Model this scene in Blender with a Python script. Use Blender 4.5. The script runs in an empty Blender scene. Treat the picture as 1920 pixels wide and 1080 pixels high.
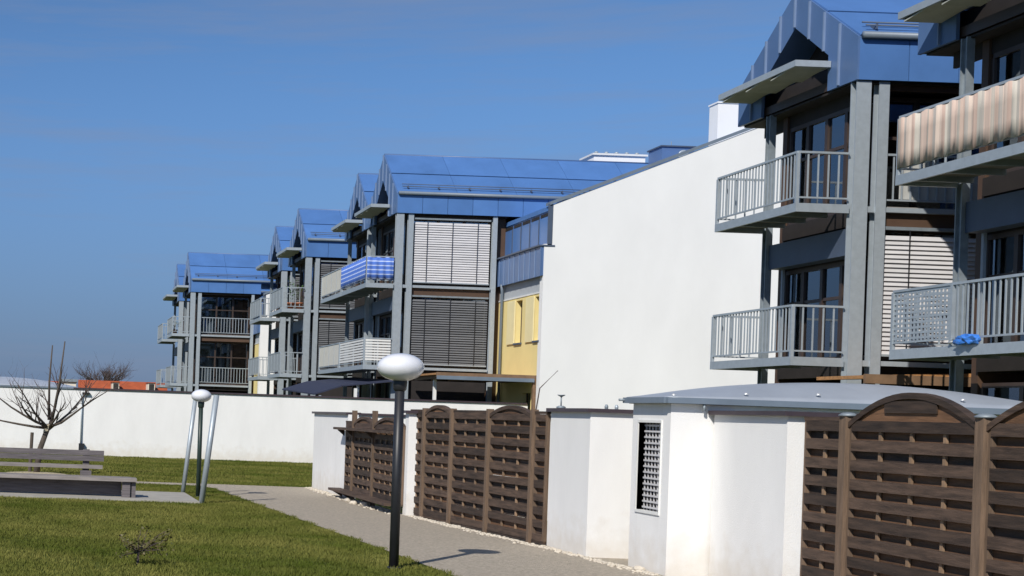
import bpy, math, random
import numpy as np
from mathutils import Vector, Matrix, Euler

random.seed(7)
rng = np.random.default_rng(7)
scene = bpy.context.scene
COL = scene.collection

# ------------------------------------------------------------------ camera, world, sun, exposure
F, U0, V0, EYE, ROLL = 2600.0, 80.0, 761.0, 1.6, math.radians(2.0)
CR, SR = math.cos(ROLL), math.sin(ROLL)
cam_data = bpy.data.cameras.new('camera')
cam = bpy.data.objects.new('camera', cam_data)
COL.objects.link(cam)
cam_data.sensor_width = 36.0
cam_data.lens = 36.0 * F / 1920.0
cam_data.shift_x = (960.0 - U0) / 1920.0
cam_data.shift_y = (V0 - 540.0) / 1920.0
cam_data.clip_start, cam_data.clip_end = 0.1, 3000.0
cam.matrix_world = Matrix(((CR, -SR, 0, 0), (0, 0, -1, 0), (SR, CR, 0, EYE), (0, 0, 0, 1)))
scene.camera = cam

SUN_AZ, SUN_EL = math.radians(180 + 36), math.radians(38)
world = bpy.data.worlds.new('World')
scene.world = world
world.use_nodes = True
wn, wl = world.node_tree.nodes, world.node_tree.links
bg = wn['Background']
sky = wn.new('ShaderNodeTexSky')
sky.sky_type = 'NISHITA'
sky.sun_disc = False
sky.sun_elevation = SUN_EL
sky.sun_rotation = SUN_AZ
sky.altitude = 2000
sky.air_density = 1.0
sky.dust_density = 0.6
sky.ozone_density = 10.0
# thin streaks of high cirrus, laid out by direction
tc = wn.new('ShaderNodeTexCoord')
mp = wn.new('ShaderNodeMapping')
mp.inputs['Scale'].default_value = (2.2, 2.2, 26.0)
mp.inputs['Rotation'].default_value = (0.05, 0.0, 0.0)
nz = wn.new('ShaderNodeTexNoise')
nz.inputs['Scale'].default_value = 1.3
nz.inputs['Detail'].default_value = 6
nz.inputs['Roughness'].default_value = 0.62
rp = wn.new('ShaderNodeMapRange')
rp.inputs['From Min'].default_value = 0.46
rp.inputs['From Max'].default_value = 0.85
rp.inputs['To Max'].default_value = 0.75
mx = wn.new('ShaderNodeMix')
mx.data_type = 'RGBA'
wl.new(tc.outputs['Generated'], mp.inputs['Vector'])
wl.new(mp.outputs['Vector'], nz.inputs['Vector'])
wl.new(nz.outputs['Fac'], rp.inputs['Value'])
wl.new(rp.outputs['Result'], mx.inputs['Factor'])
hs = wn.new('ShaderNodeHueSaturation')
hs.inputs['Hue'].default_value = 0.495
hs.inputs['Saturation'].default_value = 0.97
hs.inputs['Value'].default_value = 1.2
wl.new(sky.outputs['Color'], hs.inputs['Color'])
# low belt of dull lilac haze all round the horizon
sz = wn.new('ShaderNodeSeparateXYZ')
wl.new(tc.outputs['Generated'], sz.inputs[0])
hz = wn.new('ShaderNodeMapRange')
hz.interpolation_type = 'SMOOTHSTEP'
hz.inputs['From Min'].default_value = -0.02
hz.inputs['From Max'].default_value = 0.26
hz.inputs['To Min'].default_value = 0.95
hz.inputs['To Max'].default_value = 0.0
wl.new(sz.outputs['Z'], hz.inputs['Value'])
hm = wn.new('ShaderNodeMix')
hm.data_type = 'RGBA'
wl.new(hz.outputs['Result'], hm.inputs['Factor'])
wl.new(hs.outputs['Color'], hm.inputs['A'])
hm.inputs['B'].default_value = (1.4, 2.0, 3.45, 1)
wl.new(hm.outputs['Result'], mx.inputs['A'])
mx.inputs['B'].default_value = (2.6, 3.1, 4.4, 1)
wl.new(mx.outputs['Result'], bg.inputs['Color'])
bg.inputs['Strength'].default_value = 0.085

sun_data = bpy.data.lights.new('sun', 'SUN')
sun_data.energy = 4.3
sun_data.angle = math.radians(0.55)
sun_data.color = (1.0, 0.95, 0.87)
sun = bpy.data.objects.new('sun', sun_data)
COL.objects.link(sun)
to_sun = Vector((math.sin(SUN_AZ) * math.cos(SUN_EL), math.cos(SUN_AZ) * math.cos(SUN_EL), math.sin(SUN_EL)))
sun.rotation_euler = to_sun.to_track_quat('Z', 'Y').to_euler()
sun.location = to_sun * 60

scene.view_settings.view_transform = 'Standard'
scene.view_settings.look = 'None'
scene.view_settings.exposure = 0.06
scene.view_settings.gamma = 1.0
scene.view_settings.use_curve_mapping = False
scene.cycles.max_bounces = 6


# ------------------------------------------------------------------ pixel to place
def W(u, v, Y):
    du, dv = u - U0, v - V0
    return ((du * CR + dv * SR) * Y / F, EYE + (du * SR - dv * CR) * Y / F)


def G(u, v):
    du, dv = u - U0, v - V0
    Y = EYE * F / -(du * SR - dv * CR)
    return ((du * CR + dv * SR) * Y / F, Y)


# ------------------------------------------------------------------ materials
MATS = {}


def mat(name, col, rough=0.6, metal=0.0, var=0.12, vscale=3.0, stretch=(1, 1, 1), rnd=0.0, bump=0.0, bscale=60.0,
        bstretch=None, col2=None, spec=0.5, splash=None, coat=0.0):
    if name in MATS:
        return MATS[name]
    m = bpy.data.materials.new(name)
    m.use_nodes = True
    n, l = m.node_tree.nodes, m.node_tree.links
    b = n['Principled BSDF']
    b.inputs['Roughness'].default_value = rough
    b.inputs['Metallic'].default_value = metal
    b.inputs['Specular IOR Level'].default_value = spec
    b.inputs['Coat Weight'].default_value = coat
    t = n.new('ShaderNodeTexCoord')
    mpp = n.new('ShaderNodeMapping')
    mpp.inputs['Scale'].default_value = stretch
    l.new(t.outputs['Object'], mpp.inputs['Vector'])
    oi = n.new('ShaderNodeObjectInfo')
    add = n.new('ShaderNodeVectorMath')
    add.operation = 'ADD'
    mul = n.new('ShaderNodeVectorMath')
    mul.operation = 'SCALE'
    mul.inputs['Scale'].default_value = 1.0
    cmb = n.new('ShaderNodeCombineXYZ')
    s10 = n.new('ShaderNodeMath')
    s10.operation = 'MULTIPLY'
    s10.inputs[1].default_value = 37.0
    l.new(oi.outputs['Random'], s10.inputs[0])
    for k in range(3):
        l.new(s10.outputs[0], cmb.inputs[k])
    l.new(mpp.outputs['Vector'], add.inputs[0])
    l.new(cmb.outputs[0], add.inputs[1])
    no = n.new('ShaderNodeTexNoise')
    no.inputs['Scale'].default_value = vscale
    no.inputs['Detail'].default_value = 7
    no.inputs['Roughness'].default_value = 0.6
    l.new(add.outputs[0], no.inputs['Vector'])
    mr = n.new('ShaderNodeMapRange')
    mr.inputs['From Min'].default_value = 0.28
    mr.inputs['From Max'].default_value = 0.72
    l.new(no.outputs['Fac'], mr.inputs['Value'])
    mi = n.new('ShaderNodeMix')
    mi.data_type = 'RGBA'
    c1 = tuple(c * (1 - var) for c in col) + (1,)
    c2 = (tuple(col2) if col2 else tuple(min(1, c * (1 + var)) for c in col)) + (1,)
    mi.inputs['A'].default_value = c1
    mi.inputs['B'].default_value = c2
    l.new(mr.outputs['Result'], mi.inputs['Factor'])
    out = mi.outputs['Result']
    if rnd:
        r2 = n.new('ShaderNodeMapRange')
        r2.inputs['To Min'].default_value = 1 - rnd
        r2.inputs['To Max'].default_value = 1 + rnd
        l.new(oi.outputs['Random'], r2.inputs['Value'])
        vm = n.new('ShaderNodeVectorMath')
        vm.operation = 'SCALE'
        l.new(out, vm.inputs[0])
        l.new(r2.outputs['Result'], vm.inputs['Scale'])
        out = vm.outputs[0]
    if splash:                                   # tan splash dirt along the foot of a wall, ragged outline
        geo = n.new('ShaderNodeNewGeometry')
        sp = n.new('ShaderNodeSeparateXYZ')
        l.new(geo.outputs['Position'], sp.inputs[0])
        n2 = n.new('ShaderNodeTexNoise')
        n2.inputs['Scale'].default_value = 5.0
        n2.inputs['Detail'].default_value = 6
        l.new(geo.outputs['Position'], n2.inputs['Vector'])
        ms = n.new('ShaderNodeMath')
        ms.operation = 'MULTIPLY_ADD'
        ms.inputs[1].default_value = -0.9
        l.new(n2.outputs['Fac'], ms.inputs[0])
        l.new(sp.outputs['Z'], ms.inputs[2])
        m3 = n.new('ShaderNodeMapRange')
        m3.inputs['From Min'].default_value = -0.42
        m3.inputs['From Max'].default_value = 0.02
        m3.inputs['To Min'].default_value = 0.38
        m3.inputs['To Max'].default_value = 0.0
        l.new(ms.outputs[0], m3.inputs['Value'])
        m4 = n.new('ShaderNodeMix')
        m4.data_type = 'RGBA'
        l.new(m3.outputs['Result'], m4.inputs['Factor'])
        l.new(out, m4.inputs['A'])
        m4.inputs['B'].default_value = tuple(splash) + (1,)
        out = m4.outputs['Result']
    l.new(out, b.inputs['Base Color'])
    if bump:
        bn = n.new('ShaderNodeTexNoise')
        bn.inputs['Scale'].default_value = bscale
        bn.inputs['Detail'].default_value = 4
        if bstretch:
            mb = n.new('ShaderNodeMapping')
            mb.inputs['Scale'].default_value = bstretch
            l.new(t.outputs['Object'], mb.inputs['Vector'])
            l.new(mb.outputs[0], bn.inputs['Vector'])
        else:
            l.new(t.outputs['Object'], bn.inputs['Vector'])
        bu = n.new('ShaderNodeBump')
        bu.inputs['Strength'].default_value = bump
        bu.inputs['Distance'].default_value = 0.02
        l.new(bn.outputs['Fac'], bu.inputs['Height'])
        l.new(bu.outputs[0], b.inputs['Normal'])
    MATS[name] = m
    return m


def glass_mat():
    m = bpy.data.materials.new('window_glass')
    m.use_nodes = True
    n, l = m.node_tree.nodes, m.node_tree.links
    n.remove(n['Principled BSDF'])
    tr = n.new('ShaderNodeBsdfTransparent')
    tr.inputs['Color'].default_value = (0.62, 0.68, 0.70, 1)
    gl = n.new('ShaderNodeBsdfGlossy')
    gl.inputs['Roughness'].default_value = 0.03
    gl.inputs['Color'].default_value = (0.9, 0.95, 1, 1)
    fr = n.new('ShaderNodeFresnel')
    fr.inputs['IOR'].default_value = 2.9
    no = n.new('ShaderNodeTexNoise')
    no.inputs['Scale'].default_value = 1.7
    bu = n.new('ShaderNodeBump')
    bu.inputs['Strength'].default_value = 0.04
    l.new(no.outputs['Fac'], bu.inputs['Height'])
    l.new(bu.outputs[0], gl.inputs['Normal'])
    mxs = n.new('ShaderNodeMixShader')
    l.new(fr.outputs[0], mxs.inputs[0])
    l.new(tr.outputs[0], mxs.inputs[1])
    l.new(gl.outputs[0], mxs.inputs[2])
    l.new(mxs.outputs[0], n['Material Output'].inputs['Surface'])
    return m


STUCCO = mat('white_stucco', (0.81, 0.805, 0.79), 0.9, var=0.055, vscale=1.6, stretch=(1, 1, 0.35), bump=0.25, bscale=90, spec=0.2, splash=(0.55, 0.47, 0.36))
STUCCOH = mat('white_house_stucco', (0.82, 0.82, 0.815), 0.9, var=0.05, vscale=0.5, bump=0.2, bscale=60, spec=0.2, stretch=(1, 1, 0.5))
YELLOW = mat('yellow_render', (0.80, 0.66, 0.30), 0.9, var=0.05, vscale=1.0, bump=0.2, bscale=70, spec=0.2)
YSHUT = mat('pale_yellow_shutter', (0.84, 0.74, 0.42), 0.6, var=0.05)
GREYBAND = mat('grey_lintel_render', (0.42, 0.45, 0.48), 0.8, var=0.06)
BLUE = mat('blue_sheet_metal', (0.080, 0.185, 0.43), 0.36, 0.0, var=0.12, vscale=0.9, rnd=0.07, bump=0.08, bscale=2.5, spec=0.55)
BLUED = mat('blue_sheet_metal_shaded', (0.085, 0.155, 0.315), 0.42, 0.0, var=0.12, vscale=0.9, rnd=0.07, bump=0.06, bscale=2.5)  # duller copy of the blue sheet, the gable fronts' shade put into its colour
SEAM = mat('pale_seam_metal', (0.17, 0.24, 0.38), 0.4, 0.0, var=0.08)
SLATE = mat('slate_blue_box', (0.07, 0.095, 0.145), 0.5, var=0.1)
GALV = mat('galvanised_steel', (0.40, 0.45, 0.49), 0.48, 0.35, var=0.08, vscale=9, rnd=0.05, bump=0.03, bscale=20)
GALVD = mat('dull_galvanised_steel', (0.25, 0.29, 0.32), 0.55, 0.3, var=0.2, vscale=5, rnd=0.05)
BROWN = mat('brown_panel', (0.085, 0.048, 0.030), 0.6, var=0.15, vscale=2, rnd=0.06)
BROWNF = mat('brown_window_frame', (0.050, 0.034, 0.028), 0.45, var=0.15, rnd=0.1)
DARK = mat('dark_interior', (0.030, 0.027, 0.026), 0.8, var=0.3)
DARKB = mat('dark_brown_and_shade', (0.020, 0.016, 0.016), 0.8, var=0.3)  # dark brown, also painted shade below balconies and in gable openings
CURTAIN = mat('pale_curtain', (0.55, 0.55, 0.52), 0.9, var=0.12, vscale=9, stretch=(1, 8, 0.3), rnd=0.25)
BLINDL = mat('light_aluminium_blind', (0.62, 0.61, 0.62), 0.45, 0.1, var=0.06, rnd=0.05)
BLINDD = mat('dark_aluminium_blind', (0.15, 0.155, 0.165), 0.45, 0.1, var=0.08, rnd=0.06)
VISOR = mat('fibre_cement_louvre', (0.42, 0.43, 0.38), 0.7, var=0.12, vscale=4, rnd=0.08)
GLASS = glass_mat()
CAP = mat('plum_metal_coping', (0.055, 0.040, 0.048), 0.45, var=0.15, vscale=4)
CAPB = mat('blue_grey_coping', (0.16, 0.20, 0.25), 0.45, var=0.1)
FENCE = mat('dark_stained_slat', (0.066, 0.042, 0.029), 0.75, var=0.65, vscale=3.0, stretch=(1.0, 1.0, 9), rnd=0.42, bump=0.3, bscale=12, bstretch=(1, 1, 14))
FENCER = mat('reddish_stained_slat', (0.15, 0.078, 0.040), 0.75, var=0.4, vscale=3.0, stretch=(1, 1, 9), rnd=0.3, bump=0.3, bscale=12, bstretch=(1, 1, 14))
FPOST = mat('weathered_brown_post', (0.150, 0.100, 0.066), 0.8, var=0.3, vscale=5, stretch=(6, 6, 0.6), rnd=0.12, bump=0.3, bscale=20, bstretch=(5, 5, 0.4))
FBAT = mat('pale_batten', (0.26, 0.17, 0.105), 0.75, var=0.3, vscale=6, rnd=0.25)
ROOFZ = mat('grey_vault_sheet', (0.44, 0.475, 0.52), 0.42, 0.35, var=0.10, vscale=2.0, bump=0.04, bscale=3)
BOLT = mat('bright_bolt', (0.75, 0.75, 0.74), 0.3, 0.5)
BLACKP = mat('black_painted_steel', (0.018, 0.019, 0.023), 0.45, var=0.2, vscale=6)
GREENP = mat('dark_green_painted_steel', (0.018, 0.034, 0.028), 0.45, var=0.2)
GLOBE = mat('opal_globe', (0.74, 0.75, 0.79), 0.16, 0.0, var=0.05, vscale=5, coat=0.4)
BENCHW = mat('grey_weathered_timber', (0.135, 0.12, 0.125), 0.8, var=0.35, vscale=4, stretch=(0.7, 6, 8), rnd=0.15, bump=0.3, bscale=14, bstretch=(0.6, 8, 10))
BENCHT = mat('bench_seat_timber', (0.24, 0.215, 0.20), 0.8, var=0.3, vscale=4, stretch=(0.7, 6, 8), rnd=0.15)
CONC = mat('pale_concrete', (0.36, 0.34, 0.30), 0.9, var=0.14, vscale=3, bump=0.15, bscale=50)
PATHM = mat('fine_gravel_path', (0.46, 0.400, 0.320), 0.95, var=0.30, vscale=26, bump=0.9, bscale=140, spec=0.2)
LAWN = mat('lawn_soil', (0.085, 0.120, 0.016), 0.95, var=0.35, vscale=1.3, col2=(0.145, 0.155, 0.035), spec=0.1, bump=0.5, bscale=60)
GRASS = mat('grass_blade', (0.095, 0.145, 0.014), 0.8, var=0.45, vscale=0.6, col2=(0.215, 0.200, 0.055), spec=0.1)
STONE = mat('pale_pebble', (0.56, 0.50, 0.41), 0.85, var=0.25, vscale=9)
BARK = mat('bark', (0.085, 0.068, 0.055), 0.9, var=0.35, vscale=14, stretch=(1, 1, 0.4), bump=0.4, bscale=40)
TWIG = mat('twig', (0.085, 0.062, 0.058), 0.9, var=0.3)
CUTW = mat('pale_cut_wood', (0.50, 0.44, 0.32), 0.9, var=0.2)
RED = mat('red_roof_tile', (0.37, 0.082, 0.028), 0.8, var=0.22, vscale=2.0, stretch=(1, 1, 1), bump=0.6, bscale=7)
CREAM = mat('cream_wall', (0.72, 0.66, 0.55), 0.9)
ORANGEW = mat('orange_timber', (0.40, 0.20, 0.075), 0.6, var=0.3, vscale=3, stretch=(0.6, 5, 5))
BROWNW = mat('brown_timber', (0.19, 0.115, 0.065), 0.7, var=0.25, vscale=4)
NAVY = mat('navy_awning', (0.024, 0.030, 0.062), 0.8, var=0.15)
WHITEP = mat('white_paint', (0.75, 0.75, 0.73), 0.5, var=0.05)
CREAMP = mat('cream_screen', (0.60, 0.58, 0.52), 0.6, var=0.06)
GREYP = mat('grey_mesh_panel', (0.34, 0.37, 0.39), 0.55, 0.2, var=0.12, vscale=8)
TERRA = mat('terracotta', (0.42, 0.15, 0.07), 0.8, var=0.15)
LEAF = mat('green_leaf', (0.07, 0.15, 0.03), 0.55, var=0.4, vscale=10)
LEAFB = mat('bronze_leaf', (0.20, 0.125, 0.040), 0.6, var=0.45, vscale=12, col2=(0.10, 0.115, 0.03))
BAG = mat('blue_plastic', (0.05, 0.20, 0.62), 0.35, var=0.15)
SAND = mat('dry_mulch', (0.44, 0.37, 0.24), 0.95, var=0.25, vscale=9, bump=0.5, bscale=40)
TILEF = mat('balcony_decking', (0.26, 0.24, 0.22), 0.8, var=0.2)


def stripe_mat(name, cols, scale, axis, rough=0.85):
    m = bpy.data.materials.new(name)
    m.use_nodes = True
    n, l = m.node_tree.nodes, m.node_tree.links
    b = n['Principled BSDF']
    b.inputs['Roughness'].default_value = rough
    b.inputs['Specular IOR Level'].default_value = 0.2
    t = n.new('ShaderNodeTexCoord')
    sp = n.new('ShaderNodeSeparateXYZ')
    l.new(t.outputs['Object'], sp.inputs[0])
    ma = n.new('ShaderNodeMath')
    ma.operation = 'MULTIPLY'
    ma.inputs[1].default_value = scale
    l.new(sp.outputs[axis], ma.inputs[0])
    f = n.new('ShaderNodeMath')
    f.operation = 'FRACT'
    l.new(ma.outputs[0], f.inputs[0])
    cr = n.new('ShaderNodeValToRGB')
    cr.color_ramp.interpolation = 'CONSTANT'
    e = cr.color_ramp.elements
    while len(e) < len(cols):
        e.new(0.5)
    for i, (p, c) in enumerate(cols):
        e[i].position = p
        e[i].color = tuple(c) + (1,)
    l.new(f.outputs[0], cr.inputs[0])
    no = n.new('ShaderNodeTexNoise')
    no.inputs['Scale'].default_value = 6
    mi = n.new('ShaderNodeMix')
    mi.data_type = 'RGBA'
    mi.blend_type = 'MULTIPLY'
    mi.inputs['Factor'].default_value = 0.12
    l.new(cr.outputs[0], mi.inputs['A'])
    l.new(no.outputs['Fac'], mi.inputs['B'])
    l.new(mi.outputs['Result'], b.inputs['Base Color'])
    return m


PINK = stripe_mat('pink_grey_striped_fabric', [(0.0, (0.66, 0.50, 0.41)), (0.13, (0.50, 0.45, 0.39)), (0.20, (0.70, 0.54, 0.45)), (0.41, (0.48, 0.44, 0.39)), (0.47, (0.68, 0.62, 0.53)),
                                               (0.62, (0.62, 0.46, 0.38)), (0.74, (0.74, 0.60, 0.50)), (0.90, (0.52, 0.47, 0.42))], 1.35, 1)
BLUEC = stripe_mat('blue_white_striped_cloth', [(0.0, (0.09, 0.19, 0.60)), (0.55, (0.50, 0.60, 0.85)), (0.78, (0.12, 0.22, 0.62))], 6.5, 2)

# ------------------------------------------------------------------ builders
WL = {None: Vector((0, 0, 0))}
CACHE = {}
CUBE_F = [(0, 1, 3, 2), (4, 6, 7, 5), (0, 4, 5, 1), (2, 3, 7, 6), (0, 2, 6, 4), (1, 5, 7, 3)]


def wpos(p):
    return WL[p.name] if p else WL[None]


def link(name, me, parent, loc, rot=None):
    o = bpy.data.objects.new(name, me)
    COL.objects.link(o)
    loc = Vector(loc)
    if parent:
        o.parent = parent
    o.location = loc - wpos(parent)
    if rot:
        o.rotation_euler = rot
    WL[o.name] = loc
    return o


def tag(o, label=None, cat=None, group=None, kind=None):
    for k, v in (('label', label), ('category', cat), ('group', group), ('kind', kind)):
        if v:
            o[k] = v
    return o


def thing(name, loc, label, cat, group=None):
    o = bpy.data.objects.new(name, None)
    COL.objects.link(o)
    o.empty_display_size = 0.3
    o.location = loc
    WL[o.name] = Vector(loc)
    return tag(o, label, cat, group)


def mesh(name, v, f, m, smooth=False):
    me = bpy.data.meshes.new(name)
    me.from_pydata([tuple(p) for p in v], [], f)
    me.materials.append(m)
    if smooth:
        me.polygons.foreach_set('use_smooth', [True] * len(me.polygons))
    me.update()
    return me


def boxmesh(d, m):
    key = (round(d[0], 3), round(d[1], 3), round(d[2], 3), m.name)
    if key not in CACHE:
        h = [x / 2 for x in d]
        v = [(sx * h[0], sy * h[1], sz * h[2]) for sx in (-1, 1) for sy in (-1, 1) for sz in (-1, 1)]
        CACHE[key] = mesh('block', v, CUBE_F, m)
    return CACHE[key]


def box(name, m, parent, x0, x1, y0, y1, z0, z1):
    return link(name, boxmesh((x1 - x0, y1 - y0, z1 - z0), m), parent, ((x0 + x1) / 2, (y0 + y1) / 2, (z0 + z1) / 2))


def boxc(name, m, parent, c, d, rot=None):
    return link(name, boxmesh(d, m), parent, c, rot)


def poly(name, m, parent, v, f, smooth=False):
    v = [Vector(p) for p in v]
    c = sum(v, Vector()) / len(v)
    return link(name, mesh(name, [p - c for p in v], f, m, smooth), parent, c)


def boxes(name, m, parent, lst):
    v, f = [], []
    for (x0, x1, y0, y1, z0, z1) in lst:
        b = len(v)
        v += [(x, y, z) for x in (x0, x1) for y in (y0, y1) for z in (z0, z1)]
        f += [tuple(i + b for i in q) for q in CUBE_F]
    return poly(name, m, parent, v, f)


def prism(name, m, parent, pts, axis, t0, t1):
    n = len(pts)

    def mk(a, b, t):
        return {'x': (t, a, b), 'y': (a, t, b), 'z': (a, b, t)}[axis]
    v = [mk(a, b, t0) for a, b in pts] + [mk(a, b, t1) for a, b in pts]
    f = [tuple(range(n)), tuple(range(2 * n - 1, n - 1, -1))] + [(i, (i + 1) % n + 0, (i + 1) % n + n, i + n) for i in range(n)]
    o = poly(name, m, parent, v, f)
    import bmesh
    bm = bmesh.new()
    bm.from_mesh(o.data)
    bmesh.ops.recalc_face_normals(bm, faces=bm.faces)
    bm.to_mesh(o.data)
    bm.free()
    return o


def tube_geo(path, r, seg=8, cap=True):
    path = [Vector(p) for p in path]
    rs = r if isinstance(r, (list, tuple)) else [r] * len(path)
    v, f = [], []
    for i, p in enumerate(path):
        d = (path[min(i + 1, len(path) - 1)] - path[max(i - 1, 0)]).normalized()
        a = d.orthogonal().normalized() if abs(d.z) < 0.9 else Vector((1, 0, 0)).cross(d).normalized()
        if abs(d.z) < 0.9:
            a = Vector((0, 0, 1)).cross(d).normalized()
        b = d.cross(a)
        for k in range(seg):
            t = 2 * math.pi * k / seg
            v.append(p + (a * math.cos(t) + b * math.sin(t)) * rs[i])
    for i in range(len(path) - 1):
        for k in range(seg):
            k2 = (k + 1) % seg
            f.append((i * seg + k, i * seg + k2, (i + 1) * seg + k2, (i + 1) * seg + k))
    if cap:
        f.append(tuple(reversed(range(seg))))
        f.append(tuple(range((len(path) - 1) * seg, len(path) * seg)))
    return v, f


def tube(name, m, parent, path, r, seg=8):
    v, f = tube_geo(path, r, seg)
    return poly(name, m, parent, v, f, smooth=seg > 5)


def lathe(name, m, parent, prof, c, seg=24, smooth=True):
    v, f = [], []
    for (r, z) in prof:
        for k in range(seg):
            t = 2 * math.pi * k / seg
            v.append((r * math.cos(t), r * math.sin(t), z))
    for i in range(len(prof) - 1):
        for k in range(seg):
            k2 = (k + 1) % seg
            f.append((i * seg + k, i * seg + k2, (i + 1) * seg + k2, (i + 1) * seg + k))
    f.append(tuple(reversed(range(seg))))
    f.append(tuple(range((len(prof) - 1) * seg, len(prof) * seg)))
    return link(name, mesh(name, v, f, m, smooth), parent, c)


def ico(r=1.0):
    t = (1 + 5 ** .5) / 2
    v = [(-1, t, 0), (1, t, 0), (-1, -t, 0), (1, -t, 0), (0, -1, t), (0, 1, t), (0, -1, -t), (0, 1, -t), (t, 0, -1), (t, 0, 1), (-t, 0, -1), (-t, 0, 1)]
    k = r / math.sqrt(1 + t * t)
    f = [(0, 11, 5), (0, 5, 1), (0, 1, 7), (0, 7, 10), (0, 10, 11), (1, 5, 9), (5, 11, 4), (11, 10, 2), (10, 7, 6), (7, 1, 8), (3, 9, 4), (3, 4, 2),
         (3, 2, 6), (3, 6, 8), (3, 8, 9), (4, 9, 5), (2, 4, 11), (6, 2, 10), (8, 6, 7), (9, 8, 1)]
    return [(a * k, b * k, c * k) for a, b, c in v], f


def hpost(name, m, parent, x0, x1, y0, y1, z0, z1):
    """H-section steel post: two flanges and a web"""
    t = 0.022
    xm = (x0 + x1) / 2
    return boxes(name, m, parent, [(x0, x1, y0, y0 + t, z0, z1), (x0, x1, y1 - t, y1, z0, z1), (xm - t / 2, xm + t / 2, y0 + t, y1 - t, z0, z1)])


def blind(parent, m, x0, x1, y, z0, z1, pitch=0.085):
    """external venetian blind in the plane y, slats tilted"""
    b = box('blind', GALVD, parent, x0, x1, y - 0.045, y + 0.045, z1 - 0.06, z1)
    n = int((z1 - 0.08 - z0) / pitch)
    for i in range(n):
        boxc('slat', m, b, ((x0 + x1) / 2, y, z0 + (i + 0.5) * pitch), (x1 - x0 - 0.03, 0.092, 0.006), (math.radians((66 if m is BLINDL else 54) + random.uniform(-4, 4)), 0, 0))
    for k in (0.17, 0.5, 0.83):
        box('cord', BLACKP, b, x0 + (x1 - x0) * k - 0.008, x0 + (x1 - x0) * k + 0.008, y - 0.058, y - 0.045, z0, z1 - 0.06)
    box('bottom_bar', GALV, b, x0, x1, y - 0.03, y + 0.03, z0 - 0.04, z0)
    return b


def railing(b, x0, y0, x1, y1, z, h=0.95, step=0.115, post_ends=(True, True), panel=None):
    """straight railing between two plan points as pieces under b"""
    L = math.hypot(x1 - x0, y1 - y0)
    a = math.atan2(y1 - y0, x1 - x0)
    r = (0, 0, a)
    cx, cy = (x0 + x1) / 2, (y0 + y1) / 2
    boxc('top_rail', GALV, b, (cx, cy, z + h), (L, 0.045, 0.04), r)
    boxc('bottom_rail', GALV, b, (cx, cy, z + 0.11), (L, 0.03, 0.03), r)
    for k, on in ((0, post_ends[0]), (1, post_ends[1])):
        if on:
            boxc('rail_post', GALV, b, (x0 + (x1 - x0) * k, y0 + (y1 - y0) * k, z + h / 2 - 0.08), (0.055, 0.055, h + 0.12), r)
    if panel is None:
        n = max(1, int(L / step))
        for i in range(1, n):
            t = i / n
            boxc('baluster', GALV, b, (x0 + (x1 - x0) * t, y0 + (y1 - y0) * t, z + 0.11 + (h - 0.11) / 2), (0.028, 0.016, h - 0.13), r)
    elif panel == 'slats':
        n = 8
        for i in range(n):
            boxc('screen_slat', WHITEP, b, (cx, cy, z + 0.15 + (i + 0.5) * (h - 0.17) / n), (L - 0.02, 0.02, 0.066), r)
    elif panel == 'mesh':                       # punched sheet: a grid of narrow strips
        n = int(L / 0.09)
        for i in range(n + 1):
            t = i / n
            boxc('mesh_strip', GALV, b, (x0 + (x1 - x0) * t, y0 + (y1 - y0) * t, z + 0.11 + (h - 0.11) / 2), (0.045, 0.008, h - 0.15), r)
        for i in range(10):
            boxc('mesh_strip', GALV, b, (cx, cy, z + 0.17 + i * 0.082), (L - 0.06, 0.012, 0.038), r)
    elif panel in ('stripe', 'bluecloth'):
        n = int(L / 0.035)
        v, f = [], []
        nx, ny = -math.sin(a), math.cos(a)
        z0, z1 = z + (0.10 if panel == 'stripe' else 0.13), z + h - 0.035
        for i in range(n + 1):
            t = i / n
            w = 0.007 * math.sin(i * 1.25) + 0.008 * math.sin(i * 0.37 + 1) + 0.006 * math.sin(i * 2.3)
            if panel == 'bluecloth':
                w = 0.02 * math.sin(i * 0.9)
            dz = 0.015 * math.sin(i * 0.7)
            for j in range(4):
                zz = z0 + (z1 - z0) * j / 3
                wj = w * (1.1 - 0.3 * j / 3)
                v.append((x0 + (x1 - x0) * t - nx * (0.045 + wj) * SIDE, y0 + (y1 - y0) * t - ny * (0.045 + wj) * SIDE, zz + dz * (j in (0, 3))))
        for i in range(n):
            for j in range(3):
                f.append((i * 4 + j, (i + 1) * 4 + j, (i + 1) * 4 + j + 1, i * 4 + j + 1))
        o = poly('fabric_screen', PINK if panel == 'stripe' else BLUEC, b, v, f, smooth=True)
        tag(o, 'pink and grey striped pleated fabric' if panel == 'stripe' else 'blue and white striped cloth')
        sol = o.modifiers.new('thickness', 'SOLIDIFY')
        sol.thickness = 0.004
    else:
        m = {'grey': GREYP, 'cream': CREAMP}[panel]
        n = max(1, round(L / 0.9))
        for i in range(n):
            t = (i + 0.5) / n
            boxc('screen_panel', m, b, (x0 + (x1 - x0) * t, y0 + (y1 - y0) * t, z + 0.13 + (h - 0.15) / 2), (L / n - 0.012, 0.012, h - 0.17), r)
        for i in range(1, n):
            t = i / n
            boxc('baluster', GALV, b, (x0 + (x1 - x0) * t, y0 + (y1 - y0) * t, z + 0.11 + (h - 0.11) / 2), (0.03, 0.03, h - 0.13), r)


SIDE = -1.0


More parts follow.
